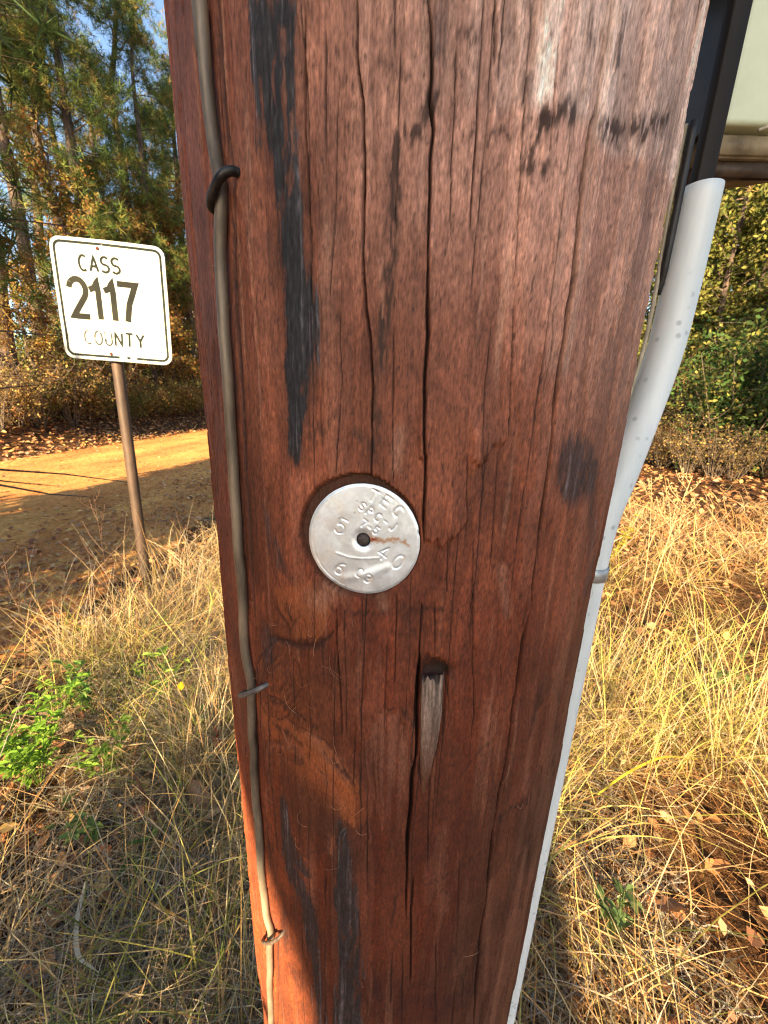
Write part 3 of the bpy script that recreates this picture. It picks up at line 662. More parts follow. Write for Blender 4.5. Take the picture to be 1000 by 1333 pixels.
# ------------------------------------------------------------------ stroke lettering
def arc(cx, cy, rx, ry, a0, a1, n=14):
    a = np.radians(np.linspace(a0, a1, n))
    return [(cx + rx * cos(t), cy + ry * sin(t)) for t in a]
GL = {
 'A': [[(0, 0), (.3, 1), (.6, 0)], [(.11, .33), (.49, .33)]],
 'C': [arc(.32, .5, .32, .5, 52, 308, 18)],
 'S': [arc(.29, .745, .27, .255, 32, 270) + arc(.29, .245, .29, .245, 90, -148)],
 'O': [arc(.31, .5, .31, .5, 90, 450, 26)],
 '0': [arc(.27, .5, .27, .5, 90, 450, 26)],
 'U': [[(0, 1), (0, .3)] + arc(.28, .3, .28, .3, 180, 360) + [(.56, 1)]],
 'N': [[(0, 0), (0, 1), (.55, 0), (.55, 1)]],
 'T': [[(0, 1), (.6, 1)], [(.3, 1), (.3, 0)]],
 'Y': [[(0, 1), (.3, .48), (.6, 1)], [(.3, .48), (.3, 0)]],
 'E': [[(.5, 1), (0, 1), (0, 0), (.5, 0)], [(0, .52), (.4, .52)]],
 'P': [[(0, 0), (0, 1), (.28, 1)] + arc(.28, .76, .24, .24, 90, -90) + [(0, .52)]],
 'J': [[(.42, 1), (.42, .25)] + arc(.21, .25, .21, .25, 0, -160)],
 '-': [[(.02, .5), (.42, .5)]],
 '1': [[(.02, .74), (.2, .80), (.31, .96), (.31, 0)]],
 '2': [arc(.28, .71, .27, .27, 170, -38) + [(.06, .05), (.6, .05)]],
 '3': [arc(.26, .76, .25, .24, 150, -90, 12) + arc(.26, .26, .28, .26, 90, -150, 12)],
 '4': [[(.40, 0), (.40, 1), (0, .32), (.58, .32)]],
 '5': [[(.52, 1), (.10, 1), (.06, .56)] + arc(.27, .32, .29, .32, 125, -150)],
 '6': [[(.46, .98)] + arc(.46, .35, .45, .6, 110, 180, 8) + arc(.28, .28, .27, .28, 180, 540, 20)],
 '7': [[(0, .95), (.58, .95), (.34, .45), (.24, 0)]],
}
def ribbon(P, w, th_, z0):
    """flat raised stroke"""
    P = np.asarray(P, float)
    d = np.diff(P, axis=0); d /= np.linalg.norm(d, axis=1)[:, None] + 1e-9
    nrm = np.stack([-d[:, 1], d[:, 0]], 1)
    N = np.concatenate([nrm[:1], nrm[:-1] + nrm[1:], nrm[-1:]])
    if np.allclose(P[0], P[-1]): N[0] = N[-1] = nrm[0] + nrm[-1]
    l = np.linalg.norm(N, axis=1)[:, None]; N = N / np.maximum(l, 1e-6)
    sc = np.ones(len(P))
    sc[1:-1] = 1 / np.clip((N[1:-1] * nrm[1:]).sum(1), .55, 1)
    N = N * sc[:, None] * w / 2
    Lf, Rt = P + N, P - N
    n = len(P)
    V = np.concatenate([np.c_[Lf, np.full(n, z0 + th_)], np.c_[Rt, np.full(n, z0 + th_)], np.c_[Lf, np.full(n, z0)], np.c_[Rt, np.full(n, z0)]])
    i = np.arange(n - 1)
    Q = np.concatenate([np.stack([n + i, n + i + 1, i + 1, i], 1), np.stack([i, i + 1, 2 * n + i + 1, 2 * n + i], 1), np.stack([3 * n + i, 3 * n + i + 1, n + i + 1, n + i], 1),
                        np.array([[0, 2 * n, 3 * n, n], [n - 1, 2 * n - 1, 4 * n - 1, 3 * n - 1]])])
    return V, Q

# ------------------------------------------------------------------ round metal pole tag
tth = TAG[0] / 1000 / R
tag_root = empty("pole_tag", pt(TAG[0], TAG[1], -1.0))
nrm = Vector((sin(tth), -cos(tth), 0)); up = Vector((0, 0, 1)); uu = Vector((cos(tth), sin(tth), 0))
M3 = Matrix(((uu.x, up.x, nrm.x), (uu.y, up.y, nrm.y), (uu.z, up.z, nrm.z)))
tag_root.rotation_mode = 'QUATERNION'
tag_root.rotation_quaternion = M3.to_quaternion() @ Vector((0, 0, 1)).rotation_difference(Vector((.03, .075, 1)).normalized())
tag_root.location = pt(TAG[0], TAG[1], -.2)
tag(tag_root, "round silvery aluminium tag with stamped letters nailed to the wooden pole", "tag")
RT = .0271
nr, na = 64, 260
rad_ = np.concatenate([np.linspace(.0034, RT - .0012, nr - 6), RT - np.array([.0009, .0006, .0004, .0002, .0001, 0])])
ang = np.linspace(0, 2 * pi, na, endpoint=False)
RR, AA = np.meshgrid(rad_, ang, indexing='ij')
notch = 1 - .018 * np.exp(-((np.mod(AA - .21 + pi, 2 * pi) - pi) / .05) ** 2) - .006 * (fbm(AA * 6, AA * 0 + 2, 4, 3) - .5)
edge = RR / RT
RRn = RR * np.where(edge > .9, 1 + (notch - 1) * sst(.9, 1, edge), 1)
TX, TY = RRn * np.cos(AA), RRn * np.sin(AA)
mmx, mmy = TX * 1000, TY * 1000
dz = -.00035 * sst(.955, 1.0, edge) + .00022 * np.exp(-((edge - .925) / .012) ** 2) * 0
dz = dz - .00016 * np.exp(-((edge - .93) / .014) ** 2) * sst(.3, .8, np.cos(AA - 3.4))
dz = dz + .00035 * (fbm(mmx / 11 + 3, mmy / 11 + 8, 15, 3) - .5) + .00003 * (fbm(mmx / 2.2, mmy / 2.2, 16, 3) - .5)
cz, _ = polydist(mmx, mmy, [(-13, -7.5), (-7, -9.2), (-1, -9.4), (4, -8.8), (8, -8.0)])
dz = dz + .00015 * np.exp(-(cz / .5) ** 2)
cz, _ = polydist(mmx, mmy, [(-8, -20), (-2, -18.5), (5, -16), (12, -12.5)])
dz = dz + .0004 * np.exp(-(cz / 2.2) ** 2)
dz = dz + .0005 * sst(3.5, 12, -mmy - 8) * np.sin(mmx / 6)* .6
dz = dz + .0006 * np.exp(-((rad_[:, None] - .0034) / .0016) ** 2)* -1
LET = [('T', 4.4, 21.6, -25, 5.4), ('E', 10.2, 19.4, -33, 5.4), ('C', 16.0, 15.4, -44, 5.2),
       ('S', -.9, 16.2, -35, 3.9), ('P', 2.8, 14.1, -35, 3.9), ('C', 6.6, 11.7, -35, 3.9), ('-', 10.4, 9.9, -35, 3.9), ('J', 14.0, 7.8, -35, 3.9),
       ('7', .1, 8.3, -30, 3.8), ('-', 2.9, 6.5, -30, 3.6), ('5', 6.0, 5.2, -30, 3.6),
       ('5', -11.0, 5.9, -22, 7.6), ('4', 10.3, -5.4, -32, 7.0), ('0', 17.4, -9.3, -32, 7.4), ('6', -11.1, -15.3, -30, 6.4),
       ('C', -1.4, -16.6, -30, 4.4), ('3', 3.1, -19.0, -32, 4.4)]
for ch, u0, v0, ro, hh in LET:
    w0 = max(p[0] for st_ in GL[ch] for p in st_)
    cr_, sr_ = cos(radians(ro)), sin(radians(ro))
    for st_ in GL[ch]:
        pts = [((x - w0 / 2) * hh * cr_ - (y - .5) * hh * sr_ + u0, (x - w0 / 2) * hh * sr_ + (y - .5) * hh * cr_ + v0) for x, y in st_]
        xs = [p[0] for p in pts]; ys = [p[1] for p in pts]
        near = (mmx > min(xs) - 2) & (mmx < max(xs) + 2) & (mmy > min(ys) - 2) & (mmy < max(ys) + 2)
        d_, _ = polydist(mmx[near], mmy[near], pts)
        dz[near] -= .00038 * np.exp(-(d_ / .31) ** 2) 
tc_ = np.ones(TX.shape + (3,)) * np.array((.70, .78, .87))
tc_ *= (1 + .22 * (fbm(mmx / 9, mmy / 9, 18, 4) - .5) + .25 * (fbm(mmx / 1.2, mmy / 1.2, 19, 3) - .5))[..., None]
rust, fr_ = polydist(mmx + (fbm(mmx / 2, mmy / 2, 23, 3) - .5) * 3, mmy + (fbm(mmx / 2, mmy / 2, 24, 3) - .5) * 3, [(3.4, .8), (7.9, .6), (12.2, .9), (17.5, 2.0), (22.2, -.6)])
rm = np.exp(-(rust / (1.1 - .3 * fr_)) ** 2) * sst(.3, .55, fbm(mmx / 1.6, mmy / 1.6, 25, 3) + .15)
tc_ = mixc(tc_, (.42, .20, .07), np.clip(rm * .85, 0, 1))
rm2 = np.exp(-(np.hypot(mmx - 5.2, (mmy - .8) * 1.2) / 1.8) ** 2) * sst(.4, .6, fbm(mmx / .9, mmy / .9, 26, 2))
tc_ = mixc(tc_, (.28, .05, .03), np.clip(rm2, 0, 1))
tc_ = mixc(tc_, (.55, .45, .33), np.exp(-(np.hypot(mmx + 10, mmy - 15) / 8) ** 2) * .45 * fbm(mmx / 3, mmy / 3, 27, 3))
for px_, py_ in ((-4.5, 13.1), (-3.6, 18.9), (-12, 10), (6, 24), (-8, -24.5)):
    tc_ = mixc(tc_, (.1, .09, .08), np.exp(-(np.hypot(mmx - px_, mmy - py_) / .35) ** 2) * .8)
V1 = np.stack([TX, TY, dz + .0004], -1).reshape(-1, 3)
V2 = np.stack([TX, TY, np.full_like(dz, -.0012)], -1).reshape(-1, 3)
n1 = len(V1)
i, j = np.meshgrid(np.arange(nr - 1), np.arange(na), indexing='ij'); jn = (j + 1) % na
Qa = np.stack([i * na + j, (i + 1) * na + j, (i + 1) * na + jn, i * na + jn], -1).reshape(-1, 4)
Qb = Qa[:, ::-1] + n1
j = np.arange(na); jn = (j + 1) % na; e0 = (nr - 1) * na
Qc = np.stack([e0 + j, n1 + e0 + j, n1 + e0 + jn, e0 + jn], 1)
Qd = np.stack([j, jn, n1 + jn, n1 + j], 1)
me = make_mesh("disc", np.concatenate([V1, V2]), np.concatenate([Qa, Qb, Qc, Qd]), None, np.concatenate([tc_.reshape(-1, 3)] * 2), True)
m, nt, b = new_mat("dull_aluminium")
at = nd(nt, "ShaderNodeAttribute", _attribute_name="Col")
nt.links.new(at.outputs['Color'], b.inputs['Base Color'])
b.inputs['Metallic'].default_value = .72
rp, nz2, mp = noise_mix(nt, (.32,) * 3, (.48,) * 3, 160, 5)
nt.links.new(rp.outputs[0], b.inputs['Roughness'])
bump(nt, b, nz2.outputs['Fac'], .12, .0004)
put("disc", me, m, tag_root)
# domed nail head in the hole
gp = [(0, .00015), (.0012, .0001), (.0022, -.0001), (.0029, -.0005), (.0031, -.0011)]
nv = []; nq = []
for k_, (r_, z_) in enumerate(gp):
    for q in range(24): nv.append((r_ * cos(q * pi / 12), r_ * sin(q * pi / 12), z_))
for k_ in range(len(gp) - 1):
    for q in range(24): nq.append((k_ * 24 + q, (k_ + 1) * 24 + q, (k_ + 1) * 24 + (q + 1) % 24, k_ * 24 + (q + 1) % 24))
put("nail_head", make_mesh("nail_head", nv, nq, smooth=True), simple("dark_nail_steel", (.035, .03, .03), (.11, .09, .08), 900, .6, .5, bmp=.4, bdist=.0004), tag_root)

# ------------------------------------------------------------------ plastic conduit
M_pvc = None
m, nt, b = new_mat("grey_white_pvc")
rp, nzp, mp = noise_mix(nt, (.55, .63, .66), (.74, .80, .82), 60, 6, .3, .7, stretch=(1, 1, .12))
vor = nd(nt, "ShaderNodeTexVoronoi", Scale=95.0); tcv = nd(nt, "ShaderNodeTexCoord"); nt.links.new(tcv.outputs['Object'], vor.inputs['Vector'])
nzw = nd(nt, "ShaderNodeTexNoise", Scale=40.0, Detail=3.0); nt.links.new(tcv.outputs['Object'], nzw.inputs['Vector'])
r1 = nd(nt, "ShaderNodeValToRGB"); r1.color_ramp.elements[0].position = .12; r1.color_ramp.elements[1].position = .26
r1.color_ramp.elements[0].color = (.6, .62, .64, 1); nt.links.new(vor.outputs['Distance'], r1.inputs[0])
r2 = nd(nt, "ShaderNodeValToRGB"); r2.color_ramp.elements[0].position = .42; r2.color_ramp.elements[1].position = .56; nt.links.new(nzw.outputs['Fac'], r2.inputs[0])
mxa = nd(nt, "ShaderNodeMixRGB", _blend_type='MIX'); mxa.inputs[1].default_value = (1, 1, 1, 1)
nt.links.new(r2.outputs[0], mxa.inputs[0]); nt.links.new(r1.outputs[0], mxa.inputs[2])
mxb = nd(nt, "ShaderNodeMixRGB", _blend_type='MULTIPLY', Fac=1.0)
nt.links.new(rp.outputs[0], mxb.inputs[1]); nt.links.new(mxa.outputs[0], mxb.inputs[2])
nt.links.new(mxb.outputs[0], b.inputs['Base Color']); b.inputs['Roughness'].default_value = .48
M_pvc = m
cond = empty("plastic_conduit", (.19, .32, 0))
tag(cond, "grey white plastic conduit pipe bending out from the pole up to the utility box", "conduit")
path = [(.187, .3202, -.1), (.187, .3202, .5), (.1868, .3202, .9), (.187, .3202, 1.15), (.1872, .3205, 1.25), (.190, .322, 1.305), (.202, .3285, 1.345), (.2165, .3375, 1.395), (.2275, .3435, 1.445), (.2308, .3455, 1.495), (.2312, .3458, 1.5615)]
Pp = smooth_path(path, 8)
g_ = Geo()
v, q_, t_ = tube(Pp, .0134, 28, False); g_.add(v, q_)
v, q_, t_ = tube(Pp, .0112, 28, False); g_.add(v, q_[:, ::-1])
n_ = len(Pp) * 28; e = (len(Pp) - 1) * 28; j = np.arange(28); jn = (j + 1) % 28
g_.Q.append(np.stack([e + j, e + jn, n_ + e + jn, n_ + e + j], 1))
put("pipe", g_.mesh("pipe", True), M_pvc, cond, (-.19, -.32, 0))
M_strap = simple("grey_strap_metal", (.26, .28, .29), (.42, .44, .45), 120, .45, .5)
v, q_, t_ = tube([(.187, .3202, 1.2535), (.187, .3202, 1.254), (.187, .3202, 1.2655), (.187, .3202, 1.266)], [.0140, .0149, .0149, .0140], 28, False)
g_ = Geo().add(v, q_)
bm = box((-.002, 0, 1.2525), (0, .02, 1.2670)); 
import bmesh
bm.free()
put("strap", g_.mesh("strap", True), M_strap, cond, (-.19, -.32, 0))
# thin flat cable at the back of the pipe
M_cable = simple("black_cable", (.01, .01, .011), (.03, .03, .032), 80, .5)
M_tanwire = simple("tan_cable", (.30, .27, .2), (.48, .44, .34), 60, .6)
v, q_, t_ = tube(smooth_path([(.2135, .343, 1.60), (.2137, .343, 1.55), (.2142, .344, 1.515), (.217, .350, 1.49)], 6), .0028, 10)
o = put("black_cable", Geo().add(v, q_, t_).mesh("black_cable", True), M_cable)
tag(o, "short black cable dropping from the utility box beside the conduit top", "cable")
v, q_, t_ = tube(smooth_path([(.2105, .347, 1.60), (.211, .347, 1.54), (.2128, .347, 1.48), (.2090, .3445, 1.43), (.196, .338, 1.375), (.180, .338, 1.32)], 6), .0016, 8)
o = put("tan_wire", Geo().add(v, q_, t_).mesh("tan_wire", True), M_tanwire)
tag(o, "thin tan wire running down behind the left edge of the conduit", "wire")

# ------------------------------------------------------------------ utility box on the right of the pole
bx = empty("utility_box", (.29, .39, 1.6))
tag(bx, "pale green plastic utility box with black edge channel mounted beside the pole", "utility box")
M_box = simple("pale_green_plastic", (.55, .64, .46), (.66, .73, .55), 30, .5, bmp=.05, lo=.3, hi=.7)
M_tan = simple("stained_tan_plastic", (.10, .075, .045), (.40, .34, .22), 30, .55)
M_blk = simple("dull_black_plastic", (.008, .008, .008), (.022, .018, .015), 40, .6, stretch=(1, 1, .2), spec=.2)
M_dgrey = simple("dark_grey_plastic", (.020, .025, .027), (.04, .045, .046), 30, .5)
M_brown = simple("dark_brown_grommet", (.03, .02, .013), (.10, .065, .04), 50, .6)
def part(name, bm, mat, sm_=False):
    o = bm_obj(name, bm, mat, bx, sm_); o.location = (-.29, -.39, -1.6); return o
part("cover", box((.2370, .3455, 1.6005), (.400, .398, 1.935), .0035), M_box, True)
part("side_panel", box((.2255, .352, 1.598), (.2372, .410, 1.93), .001), M_dgrey)
part("edge_channel", box((.2235, .3415, 1.556), (.2362, .3512, 1.94), .0016), M_blk, True)
def slab(name, poly, z0, z1, mat, inset=0.0):
    P = np.array(poly, float); c_ = P.mean(0); n = len(P)
    V = np.concatenate([np.c_[P, np.full(n, z1)], np.c_[P + (c_ - P) * inset, np.full(n, z0)]])
    import bmesh
    bm = bmesh.new(); vv = [bm.verts.new(v) for v in V]
    bm.faces.new(vv[:n]); bm.faces.new(vv[n:][::-1])
    for k_ in range(n): bm.faces.new((vv[k_], vv[n + k_], vv[n + (k_ + 1) % n], vv[(k_ + 1) % n]))
    bmesh.ops.recalc_face_normals(bm, faces=bm.faces[:])
    bmesh.ops.bevel(bm, geom=bm.edges[:], offset=.0015, segments=2, affect='EDGES')
    return part(name, bm, mat, True)
slab("base_tray", [(.2285, .352), (.398, .352), (.398, .360), (.29, .371), (.2285, .402)], 1.585, 1.5985, M_tan, .10)
slab("bottom_plate", [(.2385, .358), (.312, .357), (.290, .366), (.255, .382), (.2285, .398)], 1.574, 1.5865, M_brown, .12)
part("mounting_bracket", box((.150, .372, 1.70), (.2240, .40, 1.75), .002), M_blk)
part("mounting_plate", box((.1670, .376, 1.5560), (.2240, .392, 1.5650), .001), M_brown)
v, q_, t_ = tube(smooth_path([(.262, .345, 1.597), (.268, .3435, 1.5985), (.2745, .3435, 1.604), (.279, .3435, 1.614), (.2805, .344, 1.64), (.2805, .345, 1.66)], 6), .0011, 8)
o = put("wire_bail", Geo().add(v, q_, t_).mesh("wire_bail", True), M_tanwire, bx, (-.29, -.39, -1.6))
# ------------------------------------------------------------------ county road sign
sx, sy = -1.55, 2.40
sign = empty("road_sign", (-1.635, 2.415, float(terrain(-1.635, 2.415))))
sroot = Vector(sign.location)
tag(sign, "white square county road sign lettered CASS 2117 COUNTY on a rusty round post", "road sign")
A_, B_, H_ = .292, .306, .05                       # half width, half height, corner radius
def rrect(hw, hh, r, n=7):
    P = []
    for cx_, cy_, a0 in ((hw - r, hh - r, 0), (-hw + r, hh - r, 90), (-hw + r, -hh + r, 180), (hw - r, -hh + r, 270)):
        for k_ in range(n):
            a_ = radians(a0 + 90 * k_ / (n - 1)); P.append((cx_ + r * cos(a_), cy_ + r * sin(a_)))
    return np.array(P)
panel_rot = Matrix.Rotation(radians(90), 4, 'X')
# sign face frame: local x right, local y up, local z towards the reader (-Y); a small lean and turn
S_mat = Matrix.Translation((-1.553, 2.372, 1.888)) @ Matrix.Rotation(radians(6.0), 4, 'Z') @ Matrix.Rotation(radians(90), 4, 'X') @ Matrix.Rotation(radians(-2.2), 4, 'Z')
S_loc = Matrix.Translation(-sroot) @ S_mat
def crease(V):
    V = np.array(V, float)
    V[:, 2] += -.055 * np.abs(V[:, 0] + .01) ** 1.15 + .012 * np.exp(-((V[:, 0] - .06) ** 2 + (V[:, 1] + .25) ** 2) / .004) + .006 * (fbm(V[:, 0] * 6 + 5, V[:, 1] * 6 + 5, 8, 2) - .5)
    return V
def sign_part(name, V, Q, mat, T=None, col=None, par=None, sm_=False):
    o = put(name, make_mesh(name, crease(V), Q, T, col, sm_), mat, sign)
    o.matrix_basis = S_loc
    return o
# panel as concentric rounded rings so that it can bend
fr = np.r_[np.linspace(0.02, .96, 30), .985, 1.0]
out_ = rrect(A_, B_, H_, 9)
# resample the outline evenly
cl = np.concatenate([out_, out_[:1]]); Ls = np.r_[0, np.cumsum(np.hypot(*np.diff(cl, axis=0).T))]
tt = np.linspace(0, Ls[-1], 120, endpoint=False)
out_ = np.c_[np.interp(tt, Ls, cl[:, 0]), np.interp(tt, Ls, cl[:, 1])]
n_o = len(out_)
V = np.concatenate([np.c_[out_ * f_, np.full(n_o, .0012 if f_ < .99 else .0006)] for f_ in fr] + [np.c_[out_, np.full(n_o, -.0012)], np.c_[out_ * .02, np.full(n_o, -.0014)]])
j = np.arange(n_o); jn = (j + 1) % n_o
Q = np.concatenate([np.stack([k_ * n_o + j, (k_ + 1) * n_o + j, (k_ + 1) * n_o + jn, k_ * n_o + jn], 1) for k_ in range(len(fr) + 1)])
T = np.array([[0, k_, k_ + 1] for k_ in range(1, n_o - 1)])
m, nt, b = new_mat("weathered_white_sheeting")
rp, nz2, mp = noise_mix(nt, (.34, .38, .43), (.50, .50, .45), 4.5, 6, .38, .62)
nt.links.new(rp.outputs[0], b.inputs['Base Color']); b.inputs['Roughness'].default_value = .8; b.inputs['Specular IOR Level'].default_value = .15
rp2, nz3, _ = noise_mix(nt, (0, 0, 0), (1, 1, 1), 12, 5); bump(nt, b, nz3.outputs['Fac'], .25, .004)
M_sheet = m
sign_part("sign_panel", V, Q, M_sheet, T, sm_=True)
def worn_ink(name, dark, lo, hi, scale=16):
    m, nt, b = new_mat(name)
    rp, nz2, mp = noise_mix(nt, (.44, .44, .40), dark, scale, 6, lo, hi)
    rp3, _, _ = noise_mix(nt, (.8, .8, .8), (1.3, 1.25, 1.1), 5)
    mx = nd(nt, "ShaderNodeMixRGB", _blend_type='MULTIPLY', Fac=1.0)
    nt.links.new(rp.outputs[0], mx.inputs[1]); nt.links.new(rp3.outputs[0], mx.inputs[2])
    nt.links.new(mx.outputs[0], b.inputs['Base Color']); b.inputs['Roughness'].default_value = .9; b.inputs['Specular IOR Level'].default_value = .05
    return m
M_ink = worn_ink("black_sign_ink", (.018, .022, .020), .30, .33)
M_ink2 = worn_ink("faded_number_ink", (.020, .021, .019), .34, .37, 11)
M_ink3 = worn_ink("half_gone_ink", (.05, .055, .055), .36, .48, 24)
o1 = rrect(A_ - .016, B_ - .016, H_ - .012, 9); i1 = rrect(A_ - .029, B_ - .029, H_ - .022, 9)
def dens(P):
    cl = np.concatenate([P, P[:1]]); u = np.linspace(0, len(P), len(P) * 8, endpoint=False)
    return np.c_[np.interp(u, np.arange(len(cl)), cl[:, 0]), np.interp(u, np.arange(len(cl)), cl[:, 1])]
o1, i1 = dens(o1), dens(i1); nb = len(o1); j = np.arange(nb); jn = (j + 1) % nb
V = np.concatenate([np.c_[o1, np.full(nb, .0017)], np.c_[i1, np.full(nb, .0017)], np.c_[o1, np.full(nb, .0010)], np.c_[i1, np.full(nb, .0010)]])
Q = np.concatenate([np.stack([j, jn, nb + jn, nb + j], 1)[:, ::-1], np.stack([j, 2 * nb + j, 2 * nb + jn, jn], 1), np.stack([nb + j, nb + jn, 3 * nb + jn, 3 * nb + j], 1)])
sign_part("border_stripe", V, Q, M_ink)
def sign_text(name, chars, mat, hh, wsc, stroke):
    g_ = Geo()
    for ch, x0, y0 in chars:
        for st_ in GL[ch]:
            P = []
            for a_, b_ in zip(st_[:-1], st_[1:]):
                for t in np.linspace(0, 1, 4, endpoint=False): P.append((a_[0] + (b_[0] - a_[0]) * t, a_[1] + (b_[1] - a_[1]) * t))
            P.append(st_[-1])
            P = np.array(P) * (hh * wsc, hh) + (x0, y0)
            v, q_ = ribbon(P, stroke, .0006, .0012 + .00012 * (len(g_.V) % 3)); g_.add(v, q_)
    return sign_part(name, np.concatenate(g_.V), np.concatenate(g_.Q), mat)
sign_text("county_name", [('C', -.150, .150), ('A', -.094, .150), ('S', -.036, .150), ('S', .018, .150)], M_ink, .074, .92, .0125)
sign_text("road_number", [('2', -.222, -.090), ('1', -.118, -.090), ('1', -.040, -.090), ('7', .034, -.090)], M_ink2, .200, .80, .031)
sign_text("county_word", [('N', -.003, -.222), ('T', .052, -.222), ('Y', .108, -.222)], M_ink, .070, .92, .0115)
sign_text("worn_letter", [('C', -.172, -.222), ('O', -.116, -.222), ('U', -.058, -.222)], M_ink3, .070, .92, .0095)
# bolts, chip holes
M_rust = simple("rust", (.05, .016, .009), (.12, .04, .02), 120, .9, spec=.1)
for bx_, by_ in ((-.045, .262), (-.035, -.268)):
    v = []; q_ = []
    for k_, (r_, z_) in enumerate(((0.0005, .0062), (.006, .006), (.0085, .0045), (.0095, .0012))):
        for q in range(14): v.append((bx_ + r_ * cos(q * pi / 7), by_ + r_ * sin(q * pi / 7), z_))
    for k_ in range(3):
        for q in range(14): q_.append((k_ * 14 + q, (k_ + 1) * 14 + q, (k_ + 1) * 14 + (q + 1) % 14, k_ * 14 + (q + 1) % 14))
    sign_part("bolt", v, q_, M_rust)
M_dent = simple("dent_grey", (.05, .05, .05), (.16, .16, .17), 100)
for bx_, by_ in ((.052, -.125), (.082, -.246)):
    v = [(bx_, by_, .0016)] + [(bx_ + .0065 * cos(q * pi / 5) * (1 + .3 * sin(q * 3)), by_ + .0055 * sin(q * pi / 5), .0015) for q in range(10)]
    sign_part("bullet_dent", v, None, M_dent, np.array([[0, q + 1, (q + 1) % 10 + 1] for q in range(10)]))
# post
m, nt, b = new_mat("rusty_post")
rp, nz2, mp = noise_mix(nt, (.04, .027, .020), (.11, .066, .044), 18, 6, .3, .7, stretch=(1, 1, .3))
nt.links.new(rp.outputs[0], b.inputs['Base Color']); b.inputs['Roughness'].default_value = .6; b.inputs['Metallic'].default_value = .25
bump(nt, b, nz2.outputs['Fac'], .3, .002)
sdir = Vector((-1.60, 2.425, 2.175)) - sroot
pts_ = [(-.005, 0, -.3)] + [(-.0 + (sdir.x) * t, sdir.y * t, sdir.z * t) for t in (0, .25, .5, .75, 1)]
v, q_, t_ = tube(pts_, .031, 20)
put("post", Geo().add(v, q_, t_).mesh("post", True), m, sign)

# ------------------------------------------------------------------ grass
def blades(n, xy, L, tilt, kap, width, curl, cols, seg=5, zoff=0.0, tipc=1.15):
    """n curved ribbons; xy (n,2), L length, tilt start angle from vertical, kap bend along the blade, curl turn of heading"""
    r = rng
    az_ = r.uniform(0, 2 * pi, n)
    dsg = L / seg
    P = np.zeros((n, seg + 1, 3)); P[:, 0, :2] = xy; P[:, 0, 2] = terrain(xy[:, 0], xy[:, 1]) + zoff
    ph = tilt.copy(); zmin = P[:, 0, 2] + r.uniform(.004, .045, n)
    for k_ in range(seg):
        d = np.stack([np.sin(ph) * np.cos(az_), np.sin(ph) * np.sin(az_), np.cos(ph)], 1)
        P[:, k_ + 1] = P[:, k_] + d * dsg[:, None]
        P[:, k_ + 1, 2] = np.maximum(P[:, k_ + 1, 2], zmin)
        ph = ph + kap / seg; az_ = az_ + curl / seg
    Tn = np.gradient(P, axis=1); Tn /= np.linalg.norm(Tn, axis=2, keepdims=True) + 1e-9
    side = np.cross(Tn, np.array([0, 0, 1.0]) + r.normal(0, .5, (n, 1, 3)))
    side /= np.linalg.norm(side, axis=2, keepdims=True) + 1e-9
    tp = (1 - np.linspace(0, 1, seg + 1) ** 2 * .85)[None, :, None]
    W = width[:, None, None] * .5 * tp
    V = np.stack([P - side * W, P + side * W], 2)             # n, seg+1, 2, 3
    base = (np.arange(n) * (seg + 1) * 2)[:, None]
    k_ = np.arange(seg) * 2
    Q = np.stack([base + k_, base + k_ + 1, base + k_ + 3, base + k_ + 2], -1).reshape(-1, 4)
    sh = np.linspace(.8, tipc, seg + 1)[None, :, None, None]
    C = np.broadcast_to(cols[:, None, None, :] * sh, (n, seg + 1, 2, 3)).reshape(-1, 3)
    return V.reshape(-1, 3), Q, C

STRAW = np.array([(.50, .36, .17), (.44, .30, .14), (.56, .44, .25), (.40, .24, .10), (.38, .30, .19), (.46, .27, .10)])
GREYS = np.array([(.30, .26, .19), (.36, .31, .23), (.24, .19, .13), (.42, .37, .28)])
RUSTY = np.array([(.34, .16, .06), (.40, .20, .07), (.28, .14, .06), (.42, .26, .10)])
GREEN = np.array([(.19, .21, .045), (.27, .27, .06), (.34, .32, .08), (.12, .16, .035)])
YELLOW = np.array([(.48, .42, .10), (.52, .44, .14), (.40, .37, .09)])
def pick(pal, n):
    c = pal[rng.integers(0, len(pal), n)]
    return np.clip(c * rng.uniform(.65, 1.3, (n, 1)) * rng.uniform(.93, 1.07, (n, 3)), 0, .75)
def area(n, x0, x1, y0, y1, dens_fn=None, tries=6):
    out = []
    tot = 0
    while tot < n:
        p = np.c_[rng.uniform(x0, x1, n), rng.uniform(y0, y1, n)]
        keep = np.hypot(p[:, 0] - AX[0], p[:, 1] - AX[1]) > .175
        if dens_fn is not None: keep &= rng.random(n) < dens_fn(p[:, 0], p[:, 1])
        out.append(p[keep]); tot += keep.sum()
    return np.concatenate(out)[:n]
def clump(x, y, sc=2.2, seed=50, lo=.35, hi=.65):
    return sst(lo, hi, fbm(x * sc + 50, y * sc + 50, seed, 3))
U = lambda a_, b_, n: rng.uniform(a_, b_, n)
gdry = Geo()
def sow(g_, n, xy, pal, L, tilt, kap, w, curl, seg=5, **kw):
    n = len(xy)
    v, q_, c_ = blades(n, xy, U(*L, n), U(*tilt, n), U(*kap, n), U(*w, n), U(*curl, n), pick(pal, n), seg, **kw)
    g_.add(v, q_, col=c_)
near_l = lambda x, y: sst(-2.1, -1.45, x + .2 * np.sin(y * 2) - .10 * np.maximum(y - 1.5, 0)) * (.05 + .95 * clump(x, y, 2.2, 50, .38, .66)) * np.exp(-np.maximum(y - 2, 0) / 1.8)
track = lambda x, y: 1 - .72 * np.exp(-(np.abs((x - 2.3) * .78 - (y - 3.1) * .62) / .95) ** 4) * sst(2.6, 3.4, np.hypot(x, y))
